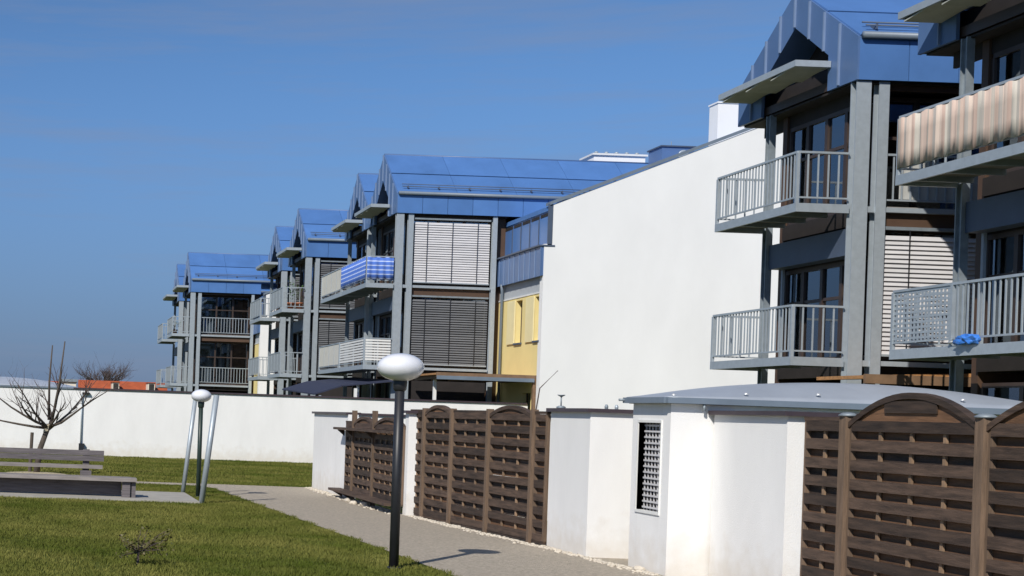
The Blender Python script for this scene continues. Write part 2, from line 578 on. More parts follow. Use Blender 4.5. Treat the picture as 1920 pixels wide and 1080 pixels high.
def balcony(root, X0, ya, yb, z, out, segs, near_panel, far_rail=True, h=0.95, near_rail=True):
    """steel balcony projecting to -X from the plane X0; segs = list of (y0, y1, panel) along its front"""
    b = box('balcony', TILEF, root, X0 - out + 0.05, X0 - 0.01, ya + 0.05, yb - 0.05, z - 0.06, z - 0.01)
    boxes('edge_channel', GALV, b, [(X0 - out, X0 - out + 0.05, ya, yb, z - 0.16, z), (X0 - out + 0.05, X0 - 0.01, ya, ya + 0.05, z - 0.16, z),
                                    (X0 - out + 0.05, X0 - 0.01, yb - 0.05, yb, z - 0.16, z)])
    k = 0
    y = ya + 0.7
    while y < yb - 0.3:
        box('joist', GALVD, b, X0 - out + 0.05, X0 - 0.01, y, y + 0.06, z - 0.15, z - 0.06)
        y += 0.75
    global SIDE
    SIDE = -1.0
    for (y0, y1, p) in segs:
        railing(b, X0 - out + 0.03, y0, X0 - out + 0.03, y1, z, h, post_ends=(True, y1 >= yb - 0.06), panel=p)
    if near_rail:
        SIDE = 1.0
        railing(b, X0 - out + 0.03, ya + 0.03, X0 - 0.02, ya + 0.03, z, h, step=0.19, post_ends=(False, False), panel=near_panel)
        SIDE = -1.0
    if far_rail:
        railing(b, X0 - out + 0.03, yb - 0.03, X0 - 0.02, yb - 0.03, z, h, step=0.16, post_ends=(False, False), panel=None)
    return b


def glazing(root, x, ya, yb, z0, z1, n, curtains=0.5, along='y', frame=BROWNF):
    """a row of framed windows; along y: plane x facing -X, along x: plane y=x facing -Y (ya, yb then are x values)"""
    def bx(name, m, par, a0, a1, d0, d1, zz0, zz1):
        if along == 'y':
            return box(name, m, par, x + d0, x + d1, a0, a1, zz0, zz1)
        return box(name, m, par, a0, a1, x + d0, x + d1, zz0, zz1)
    L = (yb - ya) / n
    w = bx('window', frame, root, ya, yb, 0.0, 0.09, z0, z0 + 0.08)
    bx('frame_head', frame, w, ya, yb, 0.0, 0.09, z1 - 0.08, z1)
    for i in range(n + 1):
        a = ya + i * L
        bx('mullion', frame, w, a - 0.045, a + 0.045, -0.004, 0.094, z0 + 0.08, z1 - 0.08)
    zt = z0 + (z1 - z0) * 0.64
    for i in range(n):
        a0, a1 = ya + i * L + 0.045, ya + (i + 1) * L - 0.045
        bx('transom', frame, w, a0, a1, 0.01, 0.08, zt - 0.03, zt + 0.03)
        bx('pane', GLASS, w, a0, a1, 0.04, 0.046, z0 + 0.08, zt - 0.03)
        bx('pane', GLASS, w, a0, a1, 0.04, 0.046, zt + 0.03, z1 - 0.08)
        if random.random() < curtains:
            s = random.uniform(0.35, 0.9)
            o = random.choice((0, 1 - s))
            bx('curtain', CURTAIN, w, a0 + (a1 - a0) * o, a0 + (a1 - a0) * (o + s), 0.12, 0.14, z0 + 0.03, z1 - 0.03)
    return w


def bay(P):
    X0, X1, Yn, Yf, Yp = P['X0'], P['X1'], P['Yn'], P['Yf'], P['Yp']
    zL, zU, zE, zG, zR, XR = P['zL'], P['zU'], P['zE'], P['zG'], P['zR'], P['XR']
    Ym = (Yn + Yf) / 2
    Ye = Yp + 0.2
    root = thing('bay_house', ((X0 + X1) / 2, Ym, 0), P['label'], 'house', 'blue roofed bay houses on steel posts')
    # --- steel posts in pairs
    hpost('steel_post', GALVD, root, X0, X0 + 0.13, Yp, Yp + 0.16, 0, zE - 0.02)
    for yy in (Yn,):
        hpost('steel_post', GALV, root, X0, X0 + 0.27, yy, yy + 0.2, 0, zE - 0.02)
        hpost('steel_post', GALV, root, X0 + 0.43, X0 + 0.62, yy + 0.02, yy + 0.2, 0, zE - 0.02)
        for z in (zL, zU):
            box('post_link', GALV, root, X0 + 0.27, X0 + 0.43, yy + 0.04, yy + 0.12, z - 0.14, z - 0.03)
    hpost('steel_post', GALV, root, X1 - 0.16, X1, Yn + 0.02, Yn + 0.18, 0, zE - 0.02)
    # --- core, floors, far wall
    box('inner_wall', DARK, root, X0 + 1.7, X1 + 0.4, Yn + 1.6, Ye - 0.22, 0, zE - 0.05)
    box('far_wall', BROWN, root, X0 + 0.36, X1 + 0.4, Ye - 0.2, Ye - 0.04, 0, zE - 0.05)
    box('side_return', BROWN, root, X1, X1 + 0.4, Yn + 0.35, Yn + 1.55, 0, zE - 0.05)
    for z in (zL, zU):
        box('floor_slab', DARKB, root, X0 + 0.32, X1 - 0.005, Yn + 0.26, Ye - 0.21, z - 0.32, z - 0.02)  # slab edge coloured near black to carry the shade under the balcony
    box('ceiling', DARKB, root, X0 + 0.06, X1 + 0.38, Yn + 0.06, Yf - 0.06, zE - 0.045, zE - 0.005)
    # --- front facade (faces -X)
    xf = X0 + 0.40
    glazing(root, xf, Yn + 0.34, Ye - 0.24, zU, zE - 0.30, 4, P.get('cur', 0.45))
    glazing(root, xf, Yn + 0.34, Ye - 0.24, zL, zU - 0.95, 4, P.get('cur', 0.45))
    box('front_head', DARKB, root, xf + 0.01, xf + 0.08, Yn + 0.34, Ye - 0.24, zU - 0.95, zU - 0.33)
    box('shutter_box', SLATE, root, X0 + 0.06, X0 + 0.36, Yn + 0.24, Yp - 0.02, zU - 0.92, zU - 0.42)
    box('guide_rail', GALV, root, X0 + 0.30, X0 + 0.35, Yp - 0.12, Yp - 0.06, zL, zU - 0.92)
    glazing(root, xf, Yn + 0.34, Ye - 0.24, 0.1, zL - 0.5, 3, 0.2)
    # --- side facade (faces the camera side)
    ys = Yn + 0.24
    xa, xb = X0 + 0.64, X1 - 0.18
    for z0, z1, kind in ((zL, zU, P['sideL']), (zU, zE, P['sideU'])):
        top = z1 - (0.36 if z1 == zU else 0.12)
        box('sill_bar', GALV, root, xa, xb, ys - 0.16, ys - 0.06, z0 - 0.12, z0 - 0.03)
        box('side_band', BROWN, root, xa, xb, ys - 0.05, ys + 0.01, top - 0.02, top + (0.34 if z1 == zU else 0.08))
        if kind.startswith('blind'):
            blind(root, BLINDL if kind == 'blind_light' else BLINDD, xa + 0.03, xb - 0.03, ys - 0.10, z0 + 0.10, top - 0.02)
            glazing(root, ys + 0.05, xa, xb, z0, top - 0.02, 3, 0.0, along='x')
        else:
            glazing(root, ys + 0.45, xa, xb, z0, top - 0.02, 3, 0.8 if kind == 'loggia_curtain' else 0.35, along='x')
            lo = box('loggia', TILEF, root, xa, xb, ys - 0.05, ys + 0.44, z0 - 0.018, z0 + 0.0)
            railing(lo, xa, ys - 0.12, xb, ys - 0.12, z0, 0.95, step=0.16, post_ends=(False, False))
            if kind == 'loggia_cloth':
                boxc('screen_panel', CURTAIN, lo, (xa + 1.05, ys - 0.08, z0 + 0.5), (1.5, 0.01, 0.72))
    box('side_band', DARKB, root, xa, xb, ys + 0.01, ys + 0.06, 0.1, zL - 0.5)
    # --- roof
    def slope(name, m, par, xa_, xb_, t0, t1, near, th=0.025, off=0.0):
        ye = Yn - 0.04 if near else Yf + 0.04
        dy, dz = Ym - ye, zR - zG
        ln = math.hypot(dy, dz)
        ny, nz_ = -dz / ln * (1 if dy > 0 else -1), abs(dy) / ln
        v = []
        for xx in (xa_, xb_):
            for t in (t0, t1):
                for o_ in (off, off + th):
                    v.append((xx, ye + dy * t + ny * o_, zG + dz * t + nz_ * o_))
        return poly(name, m, par, v, [(0, 1, 3, 2), (4, 6, 7, 5), (0, 4, 5, 1), (2, 3, 7, 6), (0, 2, 6, 4), (1, 5, 7, 3)])
    roof = prism('roof', BLUED, root, [(Yn + 0.02, zG - 0.03), (Ym, zR - 0.03), (Yf - 0.02, zG - 0.03)], 'x', X0 + 0.7, XR)
    nc = max(2, round((XR - X0) / 2.1))
    wd = (XR - X0) / nc
    for near in (True, False):
        for (t0, t1) in ((0.0, 0.49), (0.505, 1.0)):
            for i in range(nc):
                slope('roof_sheet', BLUE, roof, X0 + i * wd + 0.006, X0 + (i + 1) * wd - 0.006, t0, t1, near, off=0.0 if t0 == 0 else 0.012)
    tube('ridge_cap', BLUED, roof, [(X0 - 0.02, Ym, zR + 0.03), (XR, Ym, zR + 0.03)], 0.045, 6)
    tube('gutter', CAPB, roof, [(X0 + 0.02, Yn - 0.11, zG + 0.0), (XR - 0.3, Yn - 0.11, zG + 0.0)], 0.065, 8)
    for k in (0.10, 0.16):
        dy, dz = Ym - Yn, zR - zG
        tube('snow_guard', SLATE, roof, [(X0 + 0.2, Yn + dy * k - 0.09, zG + dz * k + 0.10), (XR - 0.4, Yn + dy * k - 0.09, zG + dz * k + 0.10)], 0.016, 6)
    x = X0 + 0.4
    while x < XR - 0.5:
        boxc('guard_bracket', SLATE, roof, (x, Yn + (Ym - Yn) * 0.12 - 0.05, zG + (zR - zG) * 0.12 + 0.05), (0.03, 0.2, 0.10))
        x += 1.1
    # --- fascia
    box('eaves_board', BLUED, root, X0 + 0.03, P['XF'], Yn - 0.02, Yn + 0.05, zE, zG - 0.04)
    box('eaves_board', BLUED, root, X0 + 0.03, P['XF'], Yf - 0.05, Yf + 0.02, zE, zG - 0.04)
    box('soffit', DARKB, root, X0 + 0.03, P['XF'], Yn + 0.05, Yn + 0.25, zE, zE + 0.02)
    nf = max(1, round((P['XF'] - X0) / 0.95))
    wf = (P['XF'] - X0) / nf
    for i in range(nf):
        box('fascia_panel', BLUE, root, X0 + i * wf + 0.008, X0 + (i + 1) * wf - 0.008, Yn - 0.045, Yn - 0.02, zE - 0.01, zG - 0.05)
    # --- gable front, triangular opening; its shade is painted into a dark back panel
    sl = (zR - zG) / (Ym - Yn)
    half = P.get('half', 1.22)
    zo = zG - 0.12
    apex = zo + sl * half * 1.02
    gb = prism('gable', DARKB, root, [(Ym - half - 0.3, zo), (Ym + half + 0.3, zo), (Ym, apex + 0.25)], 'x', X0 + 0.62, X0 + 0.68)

    def top(y):
        return zR + 0.02 - abs(y - Ym) * sl

    def low(y):
        d = abs(y - Ym)
        return None if d >= half - 1e-6 else apex - d * (apex - zo) / half
    cuts = [Yn - 0.04]
    ns = 8
    for i in range(1, ns):
        cuts.append(Yn + (Yf - Yn) * i / ns)
    cuts.append(Yf + 0.04)
    edges = sorted(set(cuts + [Ym - half, Ym + half, Ym]))
    for a, b in zip(edges[:-1], edges[1:]):
        if b - a < 0.02:
            continue
        mid = (a + b) / 2
        if low(mid) is None:
            pts = [(a, zE - 0.01), (b, zE - 0.01), (b, top(b)), (a, top(a))]
        else:
            la = low(a) if low(a) is not None else zo
            lb = low(b) if low(b) is not None else zo
            pts = [(a, la), (b, lb), (b, top(b)), (a, top(a))]
        prism('cladding_panel', BLUED, gb, pts, 'x', X0 - 0.03, X0 + 0.03)
    for c in cuts[1:-1]:
        lo_ = low(c) if low(c) is not None else zE
        boxc('standing_seam', SEAM, gb, (X0 - 0.05, c, (lo_ + top(c)) / 2), (0.04, 0.035, top(c) - lo_ - 0.02))
    for s in (-1, 1):
        prism('opening_soffit', BLUED, gb, [(Ym + s * half, zo), (Ym, apex), (Ym, apex + 0.02), (Ym + s * half, zo + 0.03)], 'x', X0 + 0.03, X0 + 0.62)
    # --- louvred visor under the opening
    ya, yb = Ym - half - 0.12, Ym + half + 0.45
    zv = zG - 0.36
    vs = boxes('visor', GALV, root, [(X0 - 0.72, X0 - 0.67, ya, yb, zv - 0.02, zv + 0.10), (X0 - 0.67, X0 - 0.04, ya, ya + 0.05, zv - 0.02, zv + 0.10),
                                      (X0 - 0.67, X0 - 0.04, yb - 0.05, yb, zv - 0.02, zv + 0.10), (X0 - 0.09, X0 - 0.04, ya + 0.05, yb - 0.05, zv - 0.02, zv + 0.10)])
    nb = 3
    box('visor_sheet', DARKB, vs, X0 - 0.67, X0 - 0.09, ya + 0.05, yb - 0.05, zv + 0.06, zv + 0.075)
    for i in range(nb):
        y0 = ya + 0.05 + (yb - ya - 0.1) * i / nb
        boxc('louvre', VISOR, vs, (X0 - 0.38, y0 + (yb - ya - 0.1) / nb / 2, zv - 0.035), (0.62, (yb - ya) / nb - 0.17, 0.022), (math.radians(-6), 0, 0))
    box('lintel_beam', BROWNF, root, X0 + 0.06, X0 + 0.20, Yn + 0.22, Yf - 0.05, zE + 0.03, zE + 0.2)
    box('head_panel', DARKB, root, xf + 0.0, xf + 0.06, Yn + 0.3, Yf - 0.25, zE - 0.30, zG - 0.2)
    # --- balconies
    for B in P['balconies']:
        balcony(root, X0, B['ya'], B['yb'], B['z'], 1.0, B['segs'], B.get('near'), B.get('far', True), near_rail=B.get('nr', True))
    return root


# ------------------------------------------------------------------ the setting: ground, path, slab
L = 900.0
lawn = poly('lawn', LAWN, None, [(-L, -60, 0), (L, -60, 0), (L, 1800, 0), (-L, 1800, 0)], [(0, 1, 2, 3)])
tag(lawn, kind='structure')
pl = [(5.6, 4.0), (4.9, 9.0), G(850, 1080), G(725, 1033), G(600, 988), G(470, 941), G(398, 915), (3.3, 29.75)]
far = [(-6.0, 29.75), (-6.0, 30.6), (6.1, 30.6), (6.1, 23.2), (6.9, 18.1), (7.6, 16.8), (7.6, 4.0)]
pth = poly('path', PATHM, None, [(x, y, 0.006) for x, y in pl + far], [tuple(range(len(pl + far)))])
tag(pth, kind='structure')
# lawn turf edge beside the path, as a strip of kerb stones just showing
slab = box('paved_slab', CONC, None, -4.0, 2.78, 24.05, 26.6, -0.1, 0.035)
tag(slab, kind='structure')


def blades(name, n, xr, yr, hmin, hmax, wmin, wmax, keep):
    x = rng.uniform(xr[0], xr[1], n)
    y = rng.uniform(yr[0], yr[1], n)
    k = keep(x, y)
    x, y = x[k], y[k]
    n = len(x)
    h = rng.uniform(hmin, hmax, n) * (0.8 + 0.4 * np.sin(x * 2.1 + 1.3 * np.sin(y * 1.7)) ** 2)
    w = rng.uniform(wmin, wmax, n)
    a = rng.uniform(0, 2 * np.pi, n)
    lx, ly = rng.normal(0, 0.45, n) * h, rng.normal(0, 0.45, n) * h
    v = np.zeros((n, 3, 3))
    v[:, 0] = np.stack([x - np.cos(a) * w, y - np.sin(a) * w, np.zeros(n)], 1)
    v[:, 1] = np.stack([x + np.cos(a) * w, y + np.sin(a) * w, np.zeros(n)], 1)
    v[:, 2] = np.stack([x + lx, y + ly, h], 1)
    me = bpy.data.meshes.new(name)
    me.vertices.add(n * 3)
    me.vertices.foreach_set('co', v.reshape(-1))
    me.loops.add(n * 3)
    me.loops.foreach_set('vertex_index', np.arange(n * 3, dtype=np.int32))
    me.polygons.add(n)
    me.polygons.foreach_set('loop_start', np.arange(0, n * 3, 3, dtype=np.int32))
    me.polygons.foreach_set('loop_total', np.full(n, 3, dtype=np.int32))
    me.materials.append(GRASS)
    me.update()
    me.validate()
    return link(name, me, None, (0, 0, 0))


ys_e = np.array([p[1] for p in pl])
xs_e = np.array([p[0] for p in pl])


def off_path(x, y):
    e = np.interp(y, ys_e, xs_e) + 0.05 * np.sin(y * 5.3) + 0.03 * np.sin(y * 13.1)
    near = (x < e) & (y < 29.72)
    ond = (x > -4.0) & (x < 2.8) & (y > 24.0) & (y < 26.62)
    return near & ~ond


g1 = blades('grass', 320000, (-3.5, 5.2), (11.5, 29.8), 0.016, 0.042, 0.003, 0.008, off_path)
tag(g1, 'short mown green grass covering the lawn beside the path', 'grass', kind='stuff')
g2 = blades('grass', 170000, (-4, 14.0), (30.65, 46.1), 0.02, 0.05, 0.006, 0.012, lambda x, y: x < 60)
tag(g2, 'short green grass between the cross path and the white boundary wall', 'grass', kind='stuff')

# ------------------------------------------------------------------ boundary wall across the far end of the lawn
YB = 46.2
t = thing('boundary_wall', (4, YB, 0), 'long white rendered boundary wall across the far end of the lawn', 'wall')
zt = W(500, 742, YB)[1]
box('wall', STUCCO, t, -14, 16.15, YB, YB + 0.25, -0.1, zt)
x = -14
while x < 16.1:
    x1 = min(x + 2.5, 16.12)
    box('coping', CAPB if x < 0 else CAP, t, x + 0.006, x1 - 0.006, YB - 0.05, YB + 0.30, zt, zt + 0.055)
    x = x1
# drain pipe fixed on it
xp = W(152, 800, YB)[0]
t = thing('rain_pipe', (xp, YB - 0.06, 0), 'thin pale rain pipe with a dark box on the white boundary wall', 'pipe')
tube('pipe', GALV, t, [(xp, YB - 0.06, 0.4), (xp, YB - 0.06, zt - 0.15)], 0.025, 6)
box('outlet_box', BLACKP, t, xp - 0.06, xp + 0.12, YB - 0.14, YB - 0.005, 0.15, 0.4)
box('spout', BLACKP, t, xp, xp + 0.25, YB - 0.12, YB - 0.005, zt - 0.16, zt - 0.10)


def vault(name, label, x0, x1, y0, y1, z, rise, parent_root=None, m=ROOFZ):
    nx, ny = 28, 10
    v, f = [], []
    for i in range(nx + 1):
        for j in range(ny + 1):
            a, b = i / nx, j / ny
            ar = max(0.0, 1 - abs(2 * a - 1) ** 2.1)
            br = math.sin(math.pi * min(b / 0.75, 1 - (b - 0.75) / 0.5 if b > 0.75 else b / 0.75) / 2)
            v.append((x0 + (x1 - x0) * a, y0 + (y1 - y0) * b, z + rise * ar * br))
    for i in range(nx):
        for j in range(ny):
            f.append((i * (ny + 1) + j, (i + 1) * (ny + 1) + j, (i + 1) * (ny + 1) + j + 1, i * (ny + 1) + j + 1))
    o = poly(name, m, parent_root, v, f, smooth=True)
    s = o.modifiers.new('thickness', 'SOLIDIFY')
    s.thickness = 0.03
    s.offset = -1
    return o


# vaulted shed beyond the boundary wall
t = thing('garden_shed', (-0.8, 49, 0), 'shed with pale vaulted metal roof rising just above the boundary wall', 'shed')
box('wall', STUCCOH, t, -4.5, 1.3, 47.6, 50.5, 0, 2.2)
vault('vaulted_roof', '', -4.7, 1.55, 47.4, 50.7, 2.24, 0.36, t, mat('pale_vault_sheet', (0.55, 0.58, 0.62), 0.4, 0.3))

# ------------------------------------------------------------------ far red-roofed houses and tree
def red_house(x0, x1, y, zr, ze, label, chims):
    t = thing('tiled_house', ((x0 + x1) / 2, y, 0), label, 'house', 'red roofed houses beyond the wall')
    box('wall', CREAM, t, x0 + 0.4, x1 - 0.4, y - 3.6, y + 3.6, 0, ze)
    prism('roof', RED, t, [(y - 4.2, ze - 0.3), (y, zr), (y + 4.2, ze - 0.3)], 'x', x0, x1)
    for (cx, w, hh) in chims:
        yy = y - 2.2
        c = box('dormer', CREAM, t, cx - w / 2, cx + w / 2, yy - 1.6, yy + 0.9, ze - 0.4, ze + hh)
        box('dormer_window', DARK, c, cx - w / 2 + 0.08, cx + w / 2 - 0.08, yy - 1.63, yy - 1.60, ze + 0.5 * hh, ze + hh - 0.1)
        box('dormer_roof', RED, c, cx - w / 2 - 0.08, cx + w / 2 + 0.08, yy - 1.7, yy + 0.9, ze + hh, ze + hh + 0.08)
    return t


YR = 125.0
xr0, zr = W(147, 712, YR)
xr1 = W(312, 716, YR)[0]
red_house(xr0, xr1, YR, zr, zr - 1.9, 'distant house with long orange red roof and two small pale dormers',
          [(W(213, 722, YR)[0], 0.6, 1.7), (W(278, 722, YR)[0], 0.6, 1.75)])
x2, z2 = W(-60, 709, 150)
x3 = W(128, 709, 150)[0]
red_house(x2, x3, 150.0, z2, z2 - 2.2, 'distant house whose red roof shows only as a thin strip above the shed', [])
x2, z2 = W(114, 711, 132)
x3 = W(142, 711, 132)[0]
t = thing('flat_roof_block', ((x2 + x3) / 2, 132, 0), 'small distant pale block with grey flat roof beside the red roof', 'building')
box('wall', CREAM, t, x2, x3, 130, 134, 0, z2 - 0.25)
box('roof', GALVD, t, x2 - 0.15, x3 + 0.15, 129.8, 134.2, z2 - 0.25, z2)


def branch_tree(name, label, base, height, spread, levels, nmain, r0, lean, seed, fork=0.38, group=None, twigs=5, shoots=False):
    rnd = random.Random(seed)
    root = thing(name, base, label, 'tree', group)
    V1, F1, V2, F2 = [], [], [], []

    def addt(V, F, path, rs, seg):
        v, f = tube_geo(path, rs, seg)
        b = len(V)
        V.extend(v)
        F.extend([tuple(i + b for i in q) for q in f])

    def grow(p, d, ln, r, lev):
        pts, rs = [p], [r]
        n = 5
        q = p.copy()
        dd = d.copy()
        for i in range(n):
            dd = (dd + Vector((rnd.gauss(0, .12), rnd.gauss(0, .12), rnd.gauss(0.05, .08)))).normalized()
            q = q + dd * ln / n
            pts.append(q.copy())
            rs.append(r * (1 - 0.7 * (i + 1) / n))
        addt(V2 if lev > 0 else V1, F2 if lev > 0 else F1, pts, rs, 5 if lev < 2 else 3)
        if lev < levels:
            for k in range(twigs):
                i = rnd.randint(1, n)
                side = Vector((rnd.gauss(0, 1), rnd.gauss(0, 1), rnd.gauss(0.25, .5))).normalized()
                grow(pts[i], (dd * 0.75 + side * 0.75).normalized(), ln * rnd.uniform(0.38, 0.62), rs[i] * 0.62, lev + 1)
    b = Vector(base)
    top = b + Vector((lean[0], lean[1], height * fork))
    mid = (b + top) / 2 + Vector((-lean[0] * 0.25, 0, 0))
    addt(V1, F1, [b, mid, top], [r0, r0 * 0.85, r0 * 0.78], 10)
    for k in range(nmain):
        a = 2 * math.pi * k / nmain + rnd.uniform(-.3, .3)
        up = rnd.uniform(0.12, 0.5) if k else 2.2
        d = Vector((math.cos(a) * 1.0, math.sin(a) * 0.7, up)).normalized()
        if k == 0:
            d = Vector((0.12, 0, 1)).normalized()
        ln = spread * rnd.uniform(0.7, 1.0) if k else height * (1 - fork) * 0.92
        grow(top - Vector((0, 0, rnd.uniform(0, .12))), d, ln, r0 * 0.45 if k else r0 * 0.6, 0)
    if shoots:
        for (dx, hh) in ((-0.02, 0.70), (0.14, 0.74)):
            p = top + Vector((dx * 0.5, 0, 0.1))
            addt(V1, F1, [p, p + Vector((dx, 0, height * hh * 0.5)), p + Vector((dx * 1.3 + 0.05, 0, height * hh))], [r0 * 0.48, r0 * 0.34, r0 * 0.2], 6)
    poly('trunk', BARK, root, V1, F1, smooth=True)
    poly('crown', TWIG, root, V2, F2)
    return root


xt, yt = G(68, 889)
tr = branch_tree('bare_tree', 'small leafless pruned tree standing on the lawn behind the bench', (xt, yt, 0), 2.5, 1.75, 2, 10, 0.08, (0.26, 0), 8, twigs=4, shoots=True, fork=0.47)
poly('cut_scar', CUTW, tr, [(xt + 0.12, yt - 0.085, 0.98), (xt + 0.24, yt - 0.075, 1.02), (xt + 0.27, yt - 0.075, 1.18), (xt + 0.16, yt - 0.085, 1.16)], [(0, 1, 2, 3)])
v, f = tube_geo([(xt - 0.16, yt + 0.1, -0.05), (xt - 0.13, yt + 0.1, 0.97)], 0.04, 8)
tag(poly('tree_stake', BARK, None, v, f), 'short dark round stake beside the bare tree trunk', 'stake')
mu = lathe('mulch_ring', SAND, None, [(0.75, 0.0), (0.7, 0.02), (0.3, 0.045), (0.05, 0.05)], (xt, yt, 0.0), 20)
tag(mu, 'dry tan mulch heaped round the foot of the bare tree', 'mulch', kind='stuff')
xs_, zs_ = W(195, 705, 160)
branch_tree('distant_tree', 'far bare rounded tree top behind the red roof', (xs_, 160, 0), zs_ + 0.5, 3.2, 2, 16, 0.2, (0, 0), 11, fork=0.72, twigs=9)

# ------------------------------------------------------------------ main house volumes behind the bays
YW = 45.2
XF = 16.2


def main_row(label, xf, y0, y1, zy, zband0, zband1, zman, slope, xr, windows=None, end_label=None):
    t = thing('row_house', (xf + 4, (y0 + y1) / 2, 0), label, 'building', 'yellow and white row houses behind the bays')
    if windows:
        # facade pierced by real window openings
        segs, ycur = [], y0 + 0.25
        for (a, b, z0, z1) in windows:
            segs.append((xf, xf + 0.25, ycur, a, 0, zy))
            segs.append((xf, xf + 0.25, a, b, 0, z0))
            segs.append((xf, xf + 0.25, a, b, z1, zy))
            ycur = b
        segs.append((xf, xf + 0.25, ycur, y1, 0, zy))
        boxes('facade', YELLOW, t, segs)
        for (a, b, z0, z1) in windows:
            w = box('window', BROWNF, t, xf + 0.17, xf + 0.21, a, b, z0, z0 + 0.07)
            box('frame', BROWNF, w, xf + 0.17, xf + 0.21, a, a + 0.06, z0 + 0.07, z1)
            box('frame', BROWNF, w, xf + 0.17, xf + 0.21, b - 0.06, b, z0 + 0.07, z1)
            box('pane', GLASS, w, xf + 0.185, xf + 0.192, a + 0.06, b - 0.06, z0 + 0.07, z1)
            box('sill', SLATE, w, xf - 0.06, xf - 0.004, a - 0.06, b + 0.06, z0 - 0.06, z0)
            if z0 > 3:
                sh = box('shutter', YSHUT, t, xf - 0.05, xf - 0.012, b + 0.03, b + 0.78, z0 - 0.02, z1 + 0.02)
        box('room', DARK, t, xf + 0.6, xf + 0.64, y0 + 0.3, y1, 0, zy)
    else:
        box('facade', YELLOW, t, xf, xf + 0.25, y0 + 0.25, y1, 0, zy)
    box('lintel_band', GREYBAND, t, xf + 0.02, xf + 0.25, y0 + 0.25, y1, zy + 0.02, zband0)
    box('white_trim', WHITEP, t, xf - 0.02, xf + 0.02, y0 + 0.25, y1, zy - 0.03, zy + 0.02)
    # blue parapet band of separate upright sheets
    box('parapet', BLUED, t, xf - 0.12, xf + 0.25, y0 + 0.02, y1, zband0, zband1)
    yy = y0
    while yy < min(y1, y0 + 12):
        box('parapet_sheet', BLUED, t, xf - 0.15, xf - 0.12, yy + 0.008, yy + 0.5, zband0 - 0.02, zband1)
        box('parapet_seam', SEAM, t, xf - 0.175, xf - 0.15, yy + 0.488, yy + 0.512, zband0 - 0.02, zband1 - 0.03)
        yy += 0.508
    box('parapet_coping', SLATE, t, xf - 0.22, xf + 0.3, y0 - 0.02, y1, zband1, zband1 + 0.05)
    # set back mansard with slot windows
    box('mansard', BLUE, t, xf + 0.18, xf + 0.35, y0 + 0.05, y1, zband1 + 0.05, zman)
    yy = y0 + 0.2
    k = 0
    while yy < min(y1, y0 + 12):
        box('mansard_sheet', BLUE, t, xf + 0.15, xf + 0.18, yy, yy + 0.84, zband1 + 0.05, zman - 0.33)
        box('slot_window', DARKB, t, xf + 0.16, xf + 0.185, yy + 0.06, yy + 0.80, zman - 0.31, zman - 0.20)
        box('mansard_seam', SLATE, t, xf + 0.12, xf + 0.15, yy + 0.835, yy + 0.865, zband1 + 0.05, zman - 0.33)
        yy += 0.87
        k += 1
    # roof
    zr_ = zman + slope * (xr - xf - 0.2)
    prism('roof', BLUE, t, [(xf + 0.15, zman), (xr, zr_), (xr + 6, zr_ - 6 * slope), (xr + 6, zman - 0.3), (xf + 0.15, zman - 0.15)], 'y', y0 + 0.31, y1)
    # white end wall facing the lawn
    ez = [(xf - 0.04, -0.1), (xr + 5.8, -0.1), (xr + 5.8, zr_ - 5.8 * slope), (xr, zr_ + 0.02), (xf + 0.22, zman + 0.02), (xf + 0.22, zband1 + 0.08), (xf - 0.04, zband1 + 0.08)]
    prism('end_wall', STUCCOH, t, ez, 'y', y0, y0 + 0.3)
    prism('verge_flashing', CAPB, t, [(xf + 0.10, zman), (xr, zr_ + 0.04), (xr, zr_ + 0.15), (xf + 0.10, zman + 0.11)], 'y', y0 - 0.04, y0 + 0.36)
    prism('verge_flashing', CAPB, t, [(xr, zr_ + 0.04), (xr + 5.9, zr_ + 0.04 - 5.9 * slope), (xr + 5.9, zr_ + 0.15 - 5.9 * slope), (xr, zr_ + 0.15)], 'y', y0 - 0.04, y0 + 0.36)
    box('corner_flashing', SLATE, t, xf + 0.06, xf + 0.21, y0 + 0.0, y0 + 0.045, zband1 + 0.05, zman + 0.03)
    return t


M = main_row('long row house with white end wall, yellow shuttered facade and blue roof', XF, YW, 62.0, 5.9, 6.42, 7.37, 8.72, 0.417, 25.5,
             [(45.46, 45.95, 4.32, 5.78), (46.1, 47.0, 0.1, 2.6), (47.2, 47.8, 4.32, 5.78)])
tube('downpipe', CAPB, M, [(XF - 0.08, 49.1, 0), (XF - 0.08, 49.1, 6.2), (XF - 0.14, 49.0, 6.45)], 0.05, 8)
Kx = 15.3
main_row('row house behind the middle bays, mostly hidden, with blue roof', Kx, 58.2, 76.5, 5.8, 6.3, 7.2, 8.5, 0.40, 20.5)
main_row('far row house with yellow wall and blue parapet between distant bays', 12.0, 77.2, 96.0, 5.55, 6.1, 7.0, 8.2, 0.40, 18.0,
         [(80.2, 80.9, 4.0, 5.3), (81.6, 82.3, 4.0, 5.3)])
main_row('row house behind the closest bays, mostly hidden, with blue roof', 18.6, 12.0, 31.0, 5.5, 6.0, 6.8, 8.0, 0.40, 24.5)

